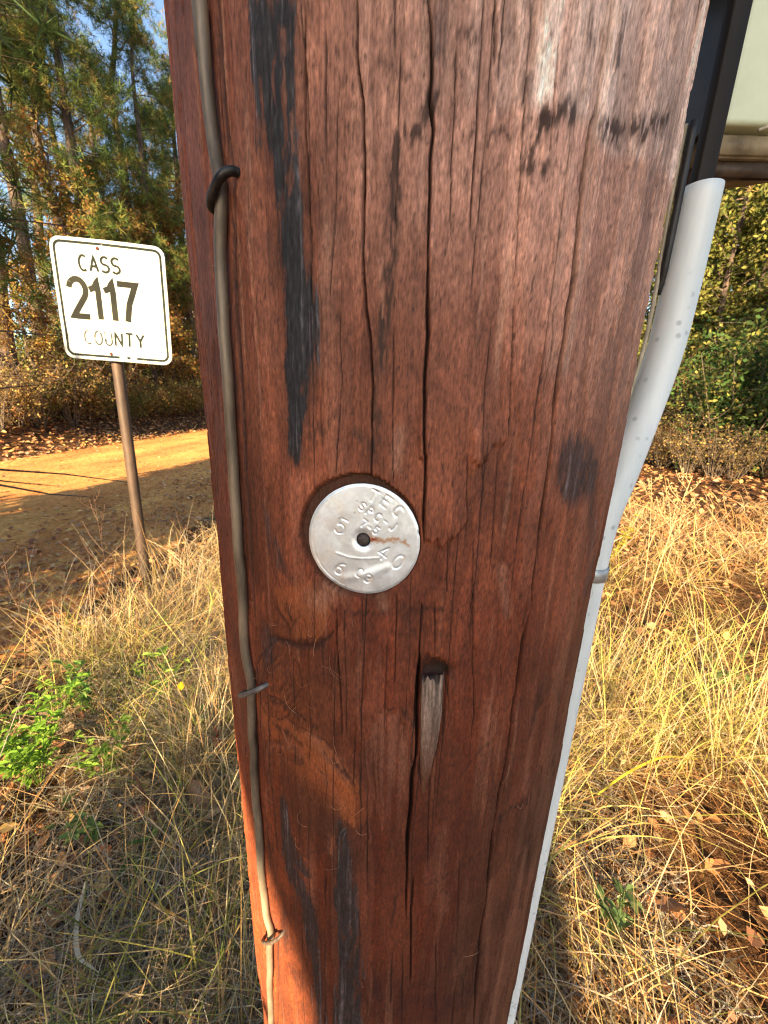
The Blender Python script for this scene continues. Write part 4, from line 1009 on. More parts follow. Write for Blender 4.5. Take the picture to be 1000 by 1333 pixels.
near_r = lambda x, y: track(x, y) * (.04 + .96 * clump(x, y, 2.0, 55, .40, .66)) * np.exp(-np.maximum(np.hypot(x, y) - 2.2, 0) / 2.0)
# lying thatch
sow(gdry, 0, area(9000, -2.6, .1, .1, 4.2, near_l), STRAW, (.15, .45), (.9, 1.5), (-.2, 1.1), (.0018, .0042), (-1.2, 1.2))
sow(gdry, 0, area(12000, -1.6, .2, .1, 2.6, near_l), GREYS, (.12, .38), (.9, 1.55), (-.4, 1.2), (.0016, .0036), (-2.5, 2.5))
sow(gdry, 0, area(12000, -.1, 4.2, .1, 6.0, near_r), RUSTY, (.12, .36), (1.0, 1.55), (-.3, .9), (.0016, .0034), (-1.4, 1.4))
sow(gdry, 0, area(9000, 0, 4.0, .1, 5.5, near_r), STRAW, (.15, .45), (.8, 1.5), (-.2, 1.2), (.0018, .004), (-1.2, 1.2))
sow(gdry, 0, area(2600, .05, .9, .25, 1.3, None), GREYS, (.10, .30), (.4, 1.4), (1, 5), (.0018, .0034), (-4, 4), seg=8)
sow(gdry, 0, area(3600, -.95, .05, .25, 1.3, None), GREYS, (.10, .30), (.5, 1.4), (1, 5), (.0018, .0034), (-4, 4), seg=8)
sow(gdry, 0, area(5200, .1, 3.2, .2, 3.6), RUSTY, (.08, .22), (1.25, 1.6), (-.2, .5), (.0014, .003), (-1.6, 1.6), 4)
sow(gdry, 0, area(3800, -1.9, .1, .2, 2.8), np.concatenate([RUSTY, GREYS]), (.08, .22), (1.25, 1.6), (-.2, .5), (.0014, .003), (-1.6, 1.6), 4)
# standing dry grass
sow(gdry, 0, area(2600, -2.4, -.25, .3, 3.6, lambda x, y: near_l(x, y) * clump(x, y, 3.1, 57, .45, .6)), STRAW, (.2, .55), (.05, .7), (.2, 1.5), (.0018, .004), (-.6, .6), 6)
sow(gdry, 0, area(2800, .3, 4.0, .4, 5.0, lambda x, y: near_r(x, y) * clump(x, y, 2.6, 58, .45, .6)), STRAW, (.2, .6), (.05, .8), (.2, 1.5), (.0018, .004), (-.6, .6), 6)
sow(gdry, 0, area(420, .4, 3.6, .5, 4.5, lambda x, y: near_r(x, y) * clump(x, y, 2.6, 58, .5, .62)), np.concatenate([YELLOW, STRAW]), (.45, .9), (.02, .4), (.1, .9), (.002, .0038), (-.4, .4), 7)
sow(gdry, 0, area(320, -2.4, -.35, .4, 3.4, lambda x, y: near_l(x, y) * clump(x, y, 3.1, 57, .5, .62)), np.concatenate([STRAW, GREYS]), (.4, .8), (.02, .4), (.1, .9), (.0018, .0034), (-.4, .4), 7)
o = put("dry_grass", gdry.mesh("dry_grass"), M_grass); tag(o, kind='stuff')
gg = Geo()
sow(gg, 0, area(1100, -2.3, -.3, .3, 3.0, lambda x, y: near_l(x, y) * clump(x, y, 2.7, 61, .48, .62)), GREEN, (.15, .45), (.05, .9), (.2, 1.4), (.002, .0048), (-.5, .5))
sow(gg, 0, area(1500, .35, 3.4, .4, 4.0, lambda x, y: near_r(x, y) * clump(x, y, 2.7, 62, .48, .62)), YELLOW, (.2, .6), (.05, .9), (.1, 1.2), (.002, .0045), (-.4, .4), 6)
sow(gg, 0, area(350, -2.3, -.3, .3, 2.6, near_l), YELLOW, (.2, .55), (.05, .9), (.1, 1.2), (.002, .0045), (-.4, .4), 6)
sow(gg, 0, area(500, .4, 3.4, .5, 4.0, near_r), GREEN, (.15, .4), (.05, .9), (.2, 1.4), (.002, .0045), (-.5, .5))
o = put("green_grass", gg.mesh("green_grass"), M_grass); tag(o, kind='stuff')
# coarser field of dry tufts farther off
gf = Geo()
sow(gf, 0, area(3500, 1.2, 15, 3.0, 13, lambda x, y: track(x, y) * sst(8, 4, np.hypot(x, y)) * (.05 + .95 * clump(x, y, .7, 65))), RUSTY, (.12, .4), (.5, 1.5), (.0, 1.0), (.006, .014), (-.8, .8), 4)
sow(gf, 0, area(2600, 1.2, 15, 3.0, 13, lambda x, y: track(x, y) * sst(9, 4, np.hypot(x, y)) * (.03 + .97 * clump(x, y, .7, 66))), STRAW, (.15, .5), (.2, 1.4), (.2, 1.2), (.005, .012), (-.8, .8), 4)
sow(gf, 0, area(1800, -1.9, -1.0, 2.5, 12, None), STRAW, (.15, .5), (.2, 1.4), (.2, 1.2), (.004, .009), (-.8, .8), 4)
sow(gf, 0, area(2500, -2, 3, 4, 14, None), STRAW, (.15, .5), (.2, 1.4), (.2, 1.2), (.006, .012), (-.8, .8), 4)
sow(gf, 0, area(900, -3.0, -1.5, 1.2, 5.5, None), STRAW, (.12, .4), (.1, 1.2), (.2, 1.2), (.002, .0045), (-.8, .8), 5)
o = put("field_grass", gf.mesh("field_grass"), M_grass); tag(o, kind='stuff')

# ------------------------------------------------------------------ fallen leaves
LEAFC = np.array([(.40, .17, .06), (.32, .125, .045), (.44, .24, .10), (.24, .10, .05), (.48, .30, .16), (.42, .19, .08), (.55, .34, .11)])
def litter(n, xy, sz, up=.03, pal=LEAFC, tiltk=.45, lo=.006):
    n = len(xy)
    az_ = U(0, 2 * pi, n); s_ = U(*sz, n)
    nx = rng.normal(0, tiltk, (n, 2)); N = np.c_[nx, np.ones(n)]; N /= np.linalg.norm(N, axis=1)[:, None]
    t1 = np.c_[np.cos(az_), np.sin(az_), np.zeros(n)]; t1 -= N * (t1 * N).sum(1)[:, None]; t1 /= np.linalg.norm(t1, axis=1)[:, None]
    t2 = np.cross(N, t1)
    c0 = np.c_[xy, terrain(xy[:, 0], xy[:, 1]) + U(lo, up, n)]
    cup = U(.05, .35, n)
    uv = [(-.5, 0, 0), (-.15, .30, 1), (.25, .24, 1), (.55, 0, .3), (.25, -.24, 1), (-.15, -.30, 1), (.05, 0, 0)]
    V = np.stack([c0 + (t1 * u + t2 * v_) * s_[:, None] + N * (cup * h * .3 * s_)[:, None] for u, v_, h in uv], 1)
    b0 = (np.arange(n) * 7)[:, None]
    T = np.concatenate([np.stack([b0[:, 0] + 6, b0[:, 0] + k_, b0[:, 0] + (k_ + 1) % 6], 1) for k_ in range(6)])
    C = np.repeat(pick(pal, n)[:, None], 7, 1)
    return V.reshape(-1, 3), T, C.reshape(-1, 3)
gl = Geo()
v, t_, c_ = litter(0, area(9000, -12, -7.5, 5, 30, lambda x, y: .2 + .8 * sst(-7.6, -8.4, x)), (.07, .14), .07); gl.add(v, None, t_, c_)
v, t_, c_ = litter(0, area(5600, -4.4, -1.0, .9, 9, lambda x, y: .06 + .94 * sst(-3.9, -2.4, x) * sst(-1.0, -1.8, x) * (.25 + .75 * clump(x, y, 1.6, 71))), (.03, .07), .05, tiltk=.28, lo=.02); gl.add(v, None, t_, c_)
v, t_, c_ = litter(0, area(2600, -8, -3.0, 2.5, 25, lambda x, y: .15 + .85 * np.maximum(sst(-7.2, -8, x), sst(-4.6, -3.2, x))), (.03, .085), .06, lo=.03, tiltk=.25); gl.add(v, None, t_, c_)
v, t_, c_ = litter(0, area(1500, -1.9, 0, .3, 3), (.02, .07), .05); gl.add(v, None, t_, c_)
v, t_, c_ = litter(0, area(2600, .1, 4.5, .4, 6), (.025, .075), .05); gl.add(v, None, t_, c_)
v, t_, c_ = litter(0, area(11000, 1.5, 16, 3.4, 17), (.06, .12), .05); gl.add(v, None, t_, c_)
o = put("leaf_litter", gl.mesh("leaf_litter"), M_litter); tag(o, kind='stuff')
# ------------------------------------------------------------------ plants that stand out
def ribbon3(P, w, side=None):
    P = np.asarray(P, float); T = np.gradient(P, axis=0)
    sd = np.cross(T, side if side is not None else (0, 0, 1.0)); l = np.linalg.norm(sd, axis=1)[:, None]; sd = sd / np.maximum(l, 1e-6)
    w = np.asarray(w)[:, None] / 2
    n = len(P); V = np.concatenate([P - sd * w, P + sd * w]); i = np.arange(n - 1)
    return V, np.stack([i, i + 1, n + i + 1, n + i], 1)
def leaf_shape(c0, d, n, L, W, fold=.15):
    """six-sided pointed leaf from its stalk end"""
    d = np.asarray(d, float); d /= np.linalg.norm(d); n = np.asarray(n, float); n -= d * (n @ d); n /= np.linalg.norm(n); s_ = np.cross(d, n)
    V = [c0 + d * u * L + s_ * v_ * W + n * h * L for u, v_, h in ((0, 0, 0), (.3, .5, fold * .6), (.65, .4, fold * .6), (1, 0, -fold), (.65, -.4, fold * .6), (.3, -.5, fold * .6), (.45, 0, 0))]
    return np.array(V), np.array([[6, k_, (k_ + 1) % 6] for k_ in range(6)])

def tall_stalk(x, y, h, lean_az, lean, label, head, colr, rstem=.0016, blades_=3):
    z0 = float(terrain(x, y))
    root = empty("grass_stalk", (x, y, z0))
    tag(root, label, "grass stalk", "tall grass stalks standing out of the grass")
    t = np.linspace(0, 1, 9)
    off = lean * h * t ** 1.6
    P = np.c_[cos(lean_az) * off, sin(lean_az) * off, h * t * (1 - .12 * lean * t)]
    P[0, 2] = -.02
    v, q_, t_ = tube(P, np.linspace(rstem, rstem * .45, 9), 5)
    put("stem", Geo().add(v, q_, t_, colr).mesh("stem", True), M_grass, root)
    g_ = Geo(); r_ = random.Random(int(x * 1000) + 7)
    if head:
        for k_ in range(head):
            u = .55 + .45 * k_ / head
            p0 = np.array([np.interp(u, t, P[:, q]) for q in range(3)])
            a_ = r_.uniform(0, 2 * pi); L = h * .17 * (1.15 - u) * 2.2 + .03
            e = p0 + np.array((cos(a_) * .6, sin(a_) * .6, .75)) * L
            mid = (p0 + e) / 2 + np.array((cos(a_), sin(a_), .2)) * L * .12
            v, q_, t_ = tube([p0, mid, e], [.0016, .0014, .0009], 4); g_.add(v, q_, t_, colr)
            for s_ in range(7):
                f_ = .3 + .7 * s_ / 6; c0 = p0 + (e - p0) * f_
                v, t_ = leaf_shape(c0, (cos(a_ + s_ * 2) * .5, sin(a_ + s_ * 2) * .5, .8), (1, .3, .2), .016, .007); g_.add(v, None, t_, np.array(colr) * 1.05)
        put("seed_head", g_.mesh("seed_head"), M_grass, root)
    for k_ in range(blades_):
        u = r_.uniform(.05, .5); p0 = np.array([np.interp(u, t, P[:, q]) for q in range(3)])
        a_ = r_.uniform(0, 2 * pi); L = h * r_.uniform(.3, .5); ph = r_.uniform(.2, .6); q = [p0]
        for s_ in range(6):
            q.append(q[-1] + np.array((cos(a_) * sin(ph), sin(a_) * sin(ph), cos(ph))) * L / 6); ph += .28
        v, q_ = ribbon3(q, [.004, .005, .005, .004, .003, .002, .001])
        put("blade", Geo().add(v, q_, None, colr).mesh("blade"), M_grass, root)
    return root
TANC = (.44, .33, .16); YELC = (.50, .43, .12); DKC = (.16, .09, .055); GRC = (.30, .31, .08)
tall_stalk(1.72, 2.25, 1.05, 0.3, .12, "tall branching tan seed stalk in front of the green bushes", 11, (.55, .43, .22), .0042)
tall_stalk(2.05, 2.75, .95, 2.9, .12, "second tall tan seed stalk standing behind the tallest one", 8, (.5, .38, .2), .0034)
tall_stalk(1.9, 1.75, .85, .2, .22, "yellow seed stalk bending right before the right picture edge", 8, YELC, .003)
tall_stalk(1.10, 1.60, .62, 2.4, .25, "thin leaning yellow grass stalk close beside the conduit strap", 0, YELC)
tall_stalk(2.35, 2.10, .80, .4, .30, "pale arching grass stalk at the right edge of the grass", 5, TANC)
tall_stalk(1.12, 1.22, .62, .9, .45, "bright yellow green stalk slanting across the sunlit grass", 0, YELC, .0019)
tall_stalk(1.40, 1.30, .66, .8, .3, "straight yellow stalk rising at the right of the sunlit grass", 0, YELC, .0018)
tall_stalk(-1.28, 1.70, .72, 2.0, .30, "tall pale straw stalk left of the sign post", 0, TANC)
tall_stalk(-1.62, 1.55, .80, 2.6, .35, "slender dark brown weed stem with bare branches at left edge", 7, DKC, .0014, 0)
tall_stalk(-1.42, 1.80, .95, 2.2, .28, "dark branching weed stem rising in front of the dirt road", 8, DKC, .0014, 0)
tall_stalk(-1.05, 1.95, .55, .7, .5, "yellow green blade leaning right at the foot of the sign post", 0, GRC, .002)
tall_stalk(-.86, 1.85, .50, 1.4, .15, "fine upright tan stalk between sign post and wooden pole", 4, TANC)
tall_stalk(-1.62, 1.25, .55, .9, .5, "yellow stalk leaning right low at the left edge", 0, YELC)
tall_stalk(.92, .98, .46, 2.9, .6, "short straw stalk bending over the shaded ground by conduit", 3, TANC)

# single wide blade, pale curved straw
def lone(name, label, cat, P, w, colr, mat=M_grass):
    P = smooth_path(P, 6); n = len(P)
    ww = w * np.sin(np.linspace(.25, pi - .1, n)) ** .5
    v, q_ = ribbon3(P, ww); T_ = v.copy(); T_[:, 2] -= .0006
    g_ = Geo().add(v, q_, None, colr)
    if name == "grass_plant":
        root = empty(name, tuple(P[-1])); tag(root, label, cat); put("leaf_blade", g_.mesh("leaf_blade"), mat, root, tuple(-P[-1])); return root
    o = put(name, g_.mesh(name), mat); tag(o, label, cat); return o
lone("grass_plant", "wide bright yellow grass blade lying across the grass right of the pole", "grass blade", [(.72, .95, .20), (.84, 1.0, .235), (1.0, 1.06, .24), (1.16, 1.1, .19)], .008, (.62, .52, .05))
z_ = lambda x, y: float(terrain(x, y)) + .07
lone("dry_straw", "pale curved straw lying on dead grass at lower left", "straw", [(-.80, .74, z_(-.8, .74) + .03), (-.76, .66, z_(-.76, .66) + .03), (-.71, .595, z_(-.71, .595) + .02), (-.64, .565, z_(-.64, .565) + .02)], .010, (.62, .55, .42))
lone("dead_twig", "brown broken twig standing in the grass left of the pole", "twig", [(-.76, .93, .25), (-.73, .92, .16), (-.70, .91, .06)], .010, (.16, .08, .045))
# leafy weeds
def weed(x, y, h, n, L, colr, label, name="leafy_weed", spread=.12, stems=3):
    z0 = float(terrain(x, y)); root = empty(name, (x, y, z0)); tag(root, label, "weed")
    r_ = random.Random(int((x + y) * 977)); g_ = Geo(); gs = Geo()
    for s_ in range(stems):
        a_ = r_.uniform(0, 2 * pi); tip = np.array((cos(a_) * spread * r_.uniform(.3, 1), sin(a_) * spread * r_.uniform(.3, 1), h * r_.uniform(.7, 1)))
        P = np.array([(0, 0, -.02), tip * (.4, .4, .5), tip]); P = smooth_path(P, 5)
        v, q_, t_ = tube(P, np.linspace(.0022, .001, len(P)), 5); gs.add(v, q_, t_, np.array(colr) * .7)
        for k_ in range(n // stems):
            u = r_.uniform(.25, 1); c0 = np.array([np.interp(u * (len(P) - 1), np.arange(len(P)), P[:, q]) for q in range(3)])
            b_ = r_.uniform(0, 2 * pi)
            v, t_ = leaf_shape(c0, (cos(b_), sin(b_), r_.uniform(-.1, .6)), (r_.uniform(-.3, .3), r_.uniform(-.3, .3), 1), L * r_.uniform(.6, 1.2), L * .5 * r_.uniform(.7, 1.1))
            g_.add(v, None, t_, np.array(colr) * r_.uniform(.7, 1.35))
    put("stem", gs.mesh("stem"), M_grass, root); put("foliage", g_.mesh("foliage"), M_leaf, root)
weed(-1.24, 1.08, .36, 260, .042, (.17, .30, .035), "bright green feathery weed at the far left of the grass", spread=.2, stems=8)
weed(-1.28, 1.42, .30, 50, .05, (.14, .25, .05), "small broad leaved green weed below the leaning straw stalks", spread=.16, stems=4)
weed(-1.02, 1.48, .34, 40, .05, (.20, .30, .05), "green weed with yellowing tips left of the ground wire", spread=.14, stems=4)
weed(-.76, 1.35, .22, 18, .045, (.17, .24, .07), "low pale green weed close to the left side of the pole", spread=.1)
weed(-.62, 1.22, .22, 40, .018, (.40, .10, .06), "tiny red leaved weed sprig beside the wooden pole", spread=.05)
weed(-.70, .80, .14, 12, .05, (.13, .20, .06), "few small green leaves in dead grass at bottom left", spread=.1)
weed(.66, .70, .16, 22, .05, (.10, .15, .05), "dull green weed in the shaded grass at conduit foot", spread=.1)
weed(1.75, 1.65, .28, 30, .05, (.13, .2, .05), "green weed at the right edge among the sunlit grass", spread=.15, stems=4)
weed(2.1, 3.3, .5, 60, .05, (.42, .36, .05), "yellow leaved weed by the shady bushes on the right", spread=.2, stems=5)
weed(-1.02, 1.12, .26, 70, .04, (.19, .29, .045), "yellow green weed right of the bright feathery weed at left", spread=.14, stems=5)
weed(-.92, .92, .2, 30, .04, (.15, .22, .06), "low green weed above the curved pale straw at lower left", spread=.12, stems=4)
weed(-1.42, 1.42, .3, 80, .038, (.2, .3, .05), "bushy light green weed behind the feathery weed at left edge", spread=.16, stems=5)
# a few single fallen leaves
def fallen(x, y, z, L, W, az_, tilt, colr, label):
    g_ = Geo(); d = np.array((cos(az_) * cos(tilt), sin(az_) * cos(tilt), sin(tilt)))
    n = np.cross(d, np.array((-sin(az_), cos(az_), 0.0))) * -1 + np.array((.0, -.35, 0))
    n = n if n[2] > 0 else -n
    d = d / np.linalg.norm(d); n = n - d * (n @ d); n /= np.linalg.norm(n); s_ = np.cross(d, n)
    prof = [(0, .02), (.08, .18), (.2, .38), (.32, .33), (.45, .5), (.58, .36), (.7, .42), (.84, .2), (1, .02)]
    V = []
    for u, w_ in prof:
        for sgn in (-1, -.5, 0, .5, 1):
            V.append(np.array((x, y, z)) + d * u * L + s_ * sgn * w_ * W + n * (abs(sgn) * .14 * W + .10 * L * sin(u * 3) + .02 * L * sin(u * 9 + sgn * 3)))
    Q = []
    for a_ in range(len(prof) - 1):
        for b_ in range(4): Q.append((a_ * 5 + b_, a_ * 5 + b_ + 1, a_ * 5 + b_ + 6, a_ * 5 + b_ + 5))
    cc = np.array([np.array(colr) * (1.25 if k_ % 5 == 2 else 1 - .2 * random.random()) for k_ in range(len(V))])
    o = put("fallen_leaf", make_mesh("fallen_leaf", V, Q, None, cc, True), M_litter)
    tag(o, label, "leaf", "single fallen leaves in the grass")
fallen(-.66, 1.04, .09, .12, .075, -.7, -.75, (.42, .24, .13), "curled light brown fallen leaf standing in grass left of the pole")
fallen(-.56, .93, .06, .06, .05, .3, .3, (.45, .28, .16), "small tan fallen leaf just below the curled leaf")
fallen(.78, .72, .08, .10, .05, .1, -.15, (.27, .12, .05), "dark brown fallen leaf at bottom right of the conduit")
fallen(-.82, 1.33, .26, .035, .03, -1.2, -.6, (.75, .52, .02), "bright yellow little leaf hanging in the grass left of the pole")
fallen(-1.6, 1.55, .06, .08, .05, .6, .2, (.40, .2, .09), "orange brown fallen leaf near the left edge")
fallen(1.5, 1.45, .05, .08, .05, 2.0, .2, (.25, .12, .06), "dark fallen leaf in the brown patch at right")

# ------------------------------------------------------------------ trees
def crown_cards(P, size, pal, jitter=.5, elong=1.0, tris=False):
    """many leaf-sized faces at the points P"""
    n = len(P); s_ = U(*size, n)[:, None]
    a_ = rng.normal(size=(n, 3)); a_ /= np.linalg.norm(a_, axis=1)[:, None]
    b_ = np.cross(a_, rng.normal(size=(n, 3))); b_ /= np.linalg.norm(b_, axis=1)[:, None]
    V = np.stack([P - a_ * s_ * .5 * elong, P + b_ * s_ * .30, P + a_ * s_ * .5 * elong, P - b_ * s_ * .30], 1).reshape(-1, 3)
    Q = np.arange(n * 4).reshape(-1, 4)
    C = np.repeat(pick(pal, n), 4, 0)
    return V, Q, C
PINEC = np.array([(.075, .12, .03), (.11, .165, .04), (.15, .19, .045), (.055, .09, .026), (.23, .22, .05), (.26, .18, .055)])
def pine_proto(h, seed, base=.28, spread=3.0, ntuft=1500, r0=.24):
    r = np.random.default_rng(seed)
    t = np.linspace(0, 1, 14)
    bend = np.c_[np.cumsum(r.normal(0, .10, 14)), np.cumsum(r.normal(0, .10, 14)), t * h]; bend[0, :2] = 0; bend[0, 2] = -.4
    v, q_, t_ = tube(bend, r0 * (1 - .85 * t) + .01, 10)
    gt = Geo().add(v, q_, t_); gl_ = Geo(); tips = []
    for k_ in range(46):
        u = base + (1 - base) * (k_ + r.random()) / 46
        p0 = np.array([np.interp(u, t, bend[:, q]) for q in range(3)])
        a_ = r.uniform(0, 2 * pi); L = spread * (1.08 - u) ** .6 * r.uniform(.5, 1.05); upk = r.uniform(-.15, .5)
        P = [p0]; d = np.array((cos(a_), sin(a_), upk))
        for s_ in range(5):
            P.append(P[-1] + d * L / 5 + r.normal(0, .05, 3)); d[2] += r.uniform(-.12, .1)
        P = np.array(P); v, q_, t_ = tube(P, np.linspace(.035, .008, 6) * (1.2 - u * .5), 4, False); gl_.add(v, q_)
        for s_ in range(int(ntuft / 46)):
            f_ = r.uniform(.25, 1.05) ** .8; i_ = min(int(f_ * 5), 4); c0 = P[i_] + (P[i_ + 1] - P[i_]) * (f_ * 5 - i_)
            tips.append(c0 + r.normal(0, .16 + .10 * f_, 3))
    for k_ in range(26):                            # dead lower twigs
        u = r.uniform(.08, base + .1); p0 = np.array([np.interp(u, t, bend[:, q]) for q in range(3)])
        a_ = r.uniform(0, 2 * pi); L = r.uniform(.6, 2.0); e = p0 + np.array((cos(a_), sin(a_), r.uniform(-.4, .4))) * L
        v, q_, t_ = tube([p0, (p0 + e) / 2 + r.normal(0, .08, 3), e], [.016, .010, .004], 3, False); gl_.add(v, q_)
    tips = np.array(tips); n = len(tips); nn = 15
    out = r.normal(size=(n, nn, 3)) + np.array((0, 0, .25)); out /= np.linalg.norm(out, axis=2, keepdims=True)
    L = r.uniform(.15, .32, (n, nn, 1)); sd = np.cross(out, r.normal(size=(n, nn, 3))); sd /= np.linalg.norm(sd, axis=2, keepdims=True)
    c0 = tips[:, None] + out * .02
    V = np.stack([c0 - sd * .009, c0 + sd * .009, c0 + out * L + sd * .003], 2).reshape(-1, 3)
    C = np.repeat(np.repeat(np.clip(PINEC[r.integers(0, len(PINEC), n)] * r.uniform(.6, 1.4, (n, 1)), 0, .5), nn, 0) , 3, 0)
    root = [("trunk", gt.mesh("trunk", True), M_bark), ("limbs", gl_.mesh("limbs", True), M_bark), ("crown", make_mesh("crown", V, None, np.arange(len(V)).reshape(-1, 3), C), M_needle)]
    return root
def leaf_proto(h, seed, pal, nleaf, size, base=.2, spread=2.4, r0=.12, lfrac=1.0):
    r = np.random.default_rng(seed)
    t = np.linspace(0, 1, 10)
    bend = np.c_[np.cumsum(r.normal(0, .12, 10)), np.cumsum(r.normal(0, .12, 10)), t * h]; bend[0, :2] = 0; bend[0, 2] = -.3
    v, q_, t_ = tube(bend, r0 * (1 - .85 * t) + .01, 9)
    gt = Geo().add(v, q_, t_); gl_ = Geo(); pts = []
    nb = 34
    for k_ in range(nb):
        u = base + (1 - base) * (k_ + r.random()) / nb
        p0 = np.array([np.interp(u, t, bend[:, q]) for q in range(3)])
        a_ = r.uniform(0, 2 * pi); L = spread * (1.15 - u) ** .5 * r.uniform(.5, 1.1); d = np.array((cos(a_), sin(a_), r.uniform(.1, .9)))
        P = [p0]
        for s_ in range(5): P.append(P[-1] + d * L / 5 + r.normal(0, .06, 3)); d[2] -= r.uniform(0, .15)
        P = np.array(P); v, q_, t_ = tube(P, np.linspace(.03, .006, 6), 4, False); gl_.add(v, q_)
        for s_ in range(5):
            f_ = r.uniform(.2, .95); i_ = min(int(f_ * 5), 4); c0 = P[i_] + (P[i_ + 1] - P[i_]) * (f_ * 5 - i_); e = c0 + r.normal(0, .35, 3)
            v, q_, t_ = tube([c0, (c0 + e) / 2 + r.normal(0, .05, 3), e], [.009, .006, .003], 3, False); gl_.add(v, q_)
            m_ = int(nleaf / nb / 5); cl_ = r.random(m_)[:, None]
            pts.append(c0 + (e - c0) * cl_ + r.normal(0, .13, (m_, 3)))
    V, Q, C = crown_cards(np.concatenate(pts), size, pal)
    return [("trunk", gt.mesh("trunk", True), M_bark), ("limbs", gl_.mesh("limbs", True), M_twig), ("crown", make_mesh("crown", V, Q, None, C), M_leaf)]
def shrub_proto(h, seed, pal, nleaf, size, w=1.2, nst=14):
    r = np.random.default_rng(seed); gs = Geo(); pts = []
    for k_ in range(nst):
        a_ = r.uniform(0, 2 * pi); rr_ = w * r.uniform(.2, 1); tip = np.array((cos(a_) * rr_, sin(a_) * rr_, h * r.uniform(.55, 1)))
        P = smooth_path([(cos(a_) * .08, sin(a_) * .08, -.15), tip * (.45, .45, .55) + r.normal(0, .08, 3), tip], 4)
        v, q_, t_ = tube(P, np.linspace(.014, .004, len(P)), 4, False); gs.add(v, q_)
        for s_ in range(7):
            c0 = P[r.integers(3, len(P))]; e = c0 + r.normal(0, .28, 3) * (w, w, 1); v, q_, t_ = tube([c0, (c0 + e) / 2 + r.normal(0, .04, 3), e], [.006, .004, .002], 3, False); gs.add(v, q_)
            m_ = max(1, int(nleaf / nst / 7)); pts.append(c0 + (e - c0) * r.random(m_)[:, None] + r.normal(0, .10, (m_, 3)))
    P = np.concatenate(pts); P = P[P[:, 2] > .02]
    V, Q, C = crown_cards(P, size, pal)
    return [("stems", gs.mesh("stems", True), M_twig), ("foliage", make_mesh("foliage", V, Q, None, C), M_leaf)]
def plant(kind, proto, x, y, rz, sc, label, cat, group, tilt=(0, 0)):
    root = empty(kind, (x, y, float(terrain(x, y))), rz); root.scale = (sc, sc, sc); root.rotation_euler = (tilt[0], tilt[1], rz)
    tag(root, label, cat, group)
    for nm, me_, mt in proto:
        o = put(nm, me_, mt, root)
        if nm in ("limbs", "stems"): o["kind"] = "stuff"
    return root
GR1 = np.array([(.045, .085, .022), (.06, .11, .028), (.085, .14, .03), (.035, .065, .018)])
OLIVE = np.array([(.14, .15, .035), (.20, .19, .045), (.10, .12, .03), (.26, .23, .06)])
AUT = np.array([(.34, .22, .05), (.38, .17, .045), (.26, .12, .04), (.30, .26, .06), (.20, .16, .05)])
BRN = np.array([(.30, .16, .06), (.38, .25, .09), (.20, .12, .05), (.44, .34, .10)])
pines = [pine_proto(17, 1, .24, 3.2, 2100), pine_proto(15, 2, .30, 3.0, 2000), pine_proto(18, 3, .18, 3.6, 2300), pine_proto(18, 51, .58, 3.3, 1700)]
oaks = [leaf_proto(9, 4, AUT, 8500, (.09, .16), .1), leaf_proto(8, 5, OLIVE, 6500, (.10, .17), .15), leaf_proto(11, 6, OLIVE, 7500, (.10, .18), .1, 3.0)]
BRN2 = BRN * .55
shr = [shrub_proto(2.6, 7, np.concatenate([GR1, GR1, OLIVE]), 4200, (.05, .12), 1.4, 18), shrub_proto(1.7, 8, BRN, 2400, (.06, .11), 1.2), shrub_proto(1.5, 9, OLIVE, 3000, (.06, .10), 1.1), shrub_proto(2.2, 10, BRN, 700, (.06, .10), 1.3, 22), shrub_proto(1.9, 11, BRN2, 1500, (.05, .10), 1.3, 20)]
def polar(az_, d): return d * sin(radians(az_)), d * cos(radians(az_))
pr = random.Random(4)
def dirs(az_):
    return "left" if az_ < 0 else "right"
PG = "pine trees of the roadside wood"
pl_ = [(-48, 16, 0, 1.0), (-42.6, 15.5, 3, 1.0), (-40.2, 18, 3, .95), (-37.2, 20, 2, .9), (-34.2, 19, 1, 1.0), (-31.5, 22, 0, 1.0), (-28.6, 22, 2, .9), (-26.2, 25, 1, 1.05), (-23, 27, 0, 1.0),
       (-45, 24, 3, 1.0), (-39, 27, 3, 1.1), (-35.5, 29, 0, 1.1), (-33, 31, 2, 1.0), (-29.5, 31, 1, 1.1), (-27.5, 34, 0, 1.1), (-43, 32, 3, 1.0), (-20, 34, 1, 1.0), (-16, 40, 0, 1.0), (-10, 42, 2, 1.0), (-4, 45, 1, 1.0), (3, 44, 0, 1), (10, 42, 2, 1), (17, 36, 1, 1), (24, 30, 0, 1)]
PLAB = ["large pine at the extreme left of the wood across the road", "thick dark trunked pine nearest the left edge of the picture", "pine rising between the left edge and the sign",
        "feathery pine directly above the left corner of the sign", "tall pine above the middle of the sign", "pine above the right half of the sign", "low branched pine just right of the sign",
        "pine close beside the left edge of the wooden pole", "", "distant pine deep in the wood at the far left", "distant pine showing between the near trunks left of the sign", "distant pine deep behind the left half of the sign",
        "distant low branched pine deep behind the right half of the sign", "distant pine showing between sign and wooden pole", "most distant pine beside the left edge of the pole", "distant low branched pine at the left edge"] + [""] * 12
def spot(a_):
    for lim, tx_ in ((-42, "at the left picture edge"), (-39, "well left of the sign"), (-36.4, "below the left corner of the sign"), (-34, "just left of the sign post"), (-31.4, "just right of the sign post"), (-28.5, "below the right edge of the sign"), (-20, "beside the wooden pole"),
                     (33.2, "half hidden behind the conduit"), (35.5, "close beside the conduit"), (37.5, "a little right of the conduit"), (39.5, "short of the right edge"), (41.5, "near the right edge")):
        if a_ < lim: return tx_
    return "at the right picture edge"
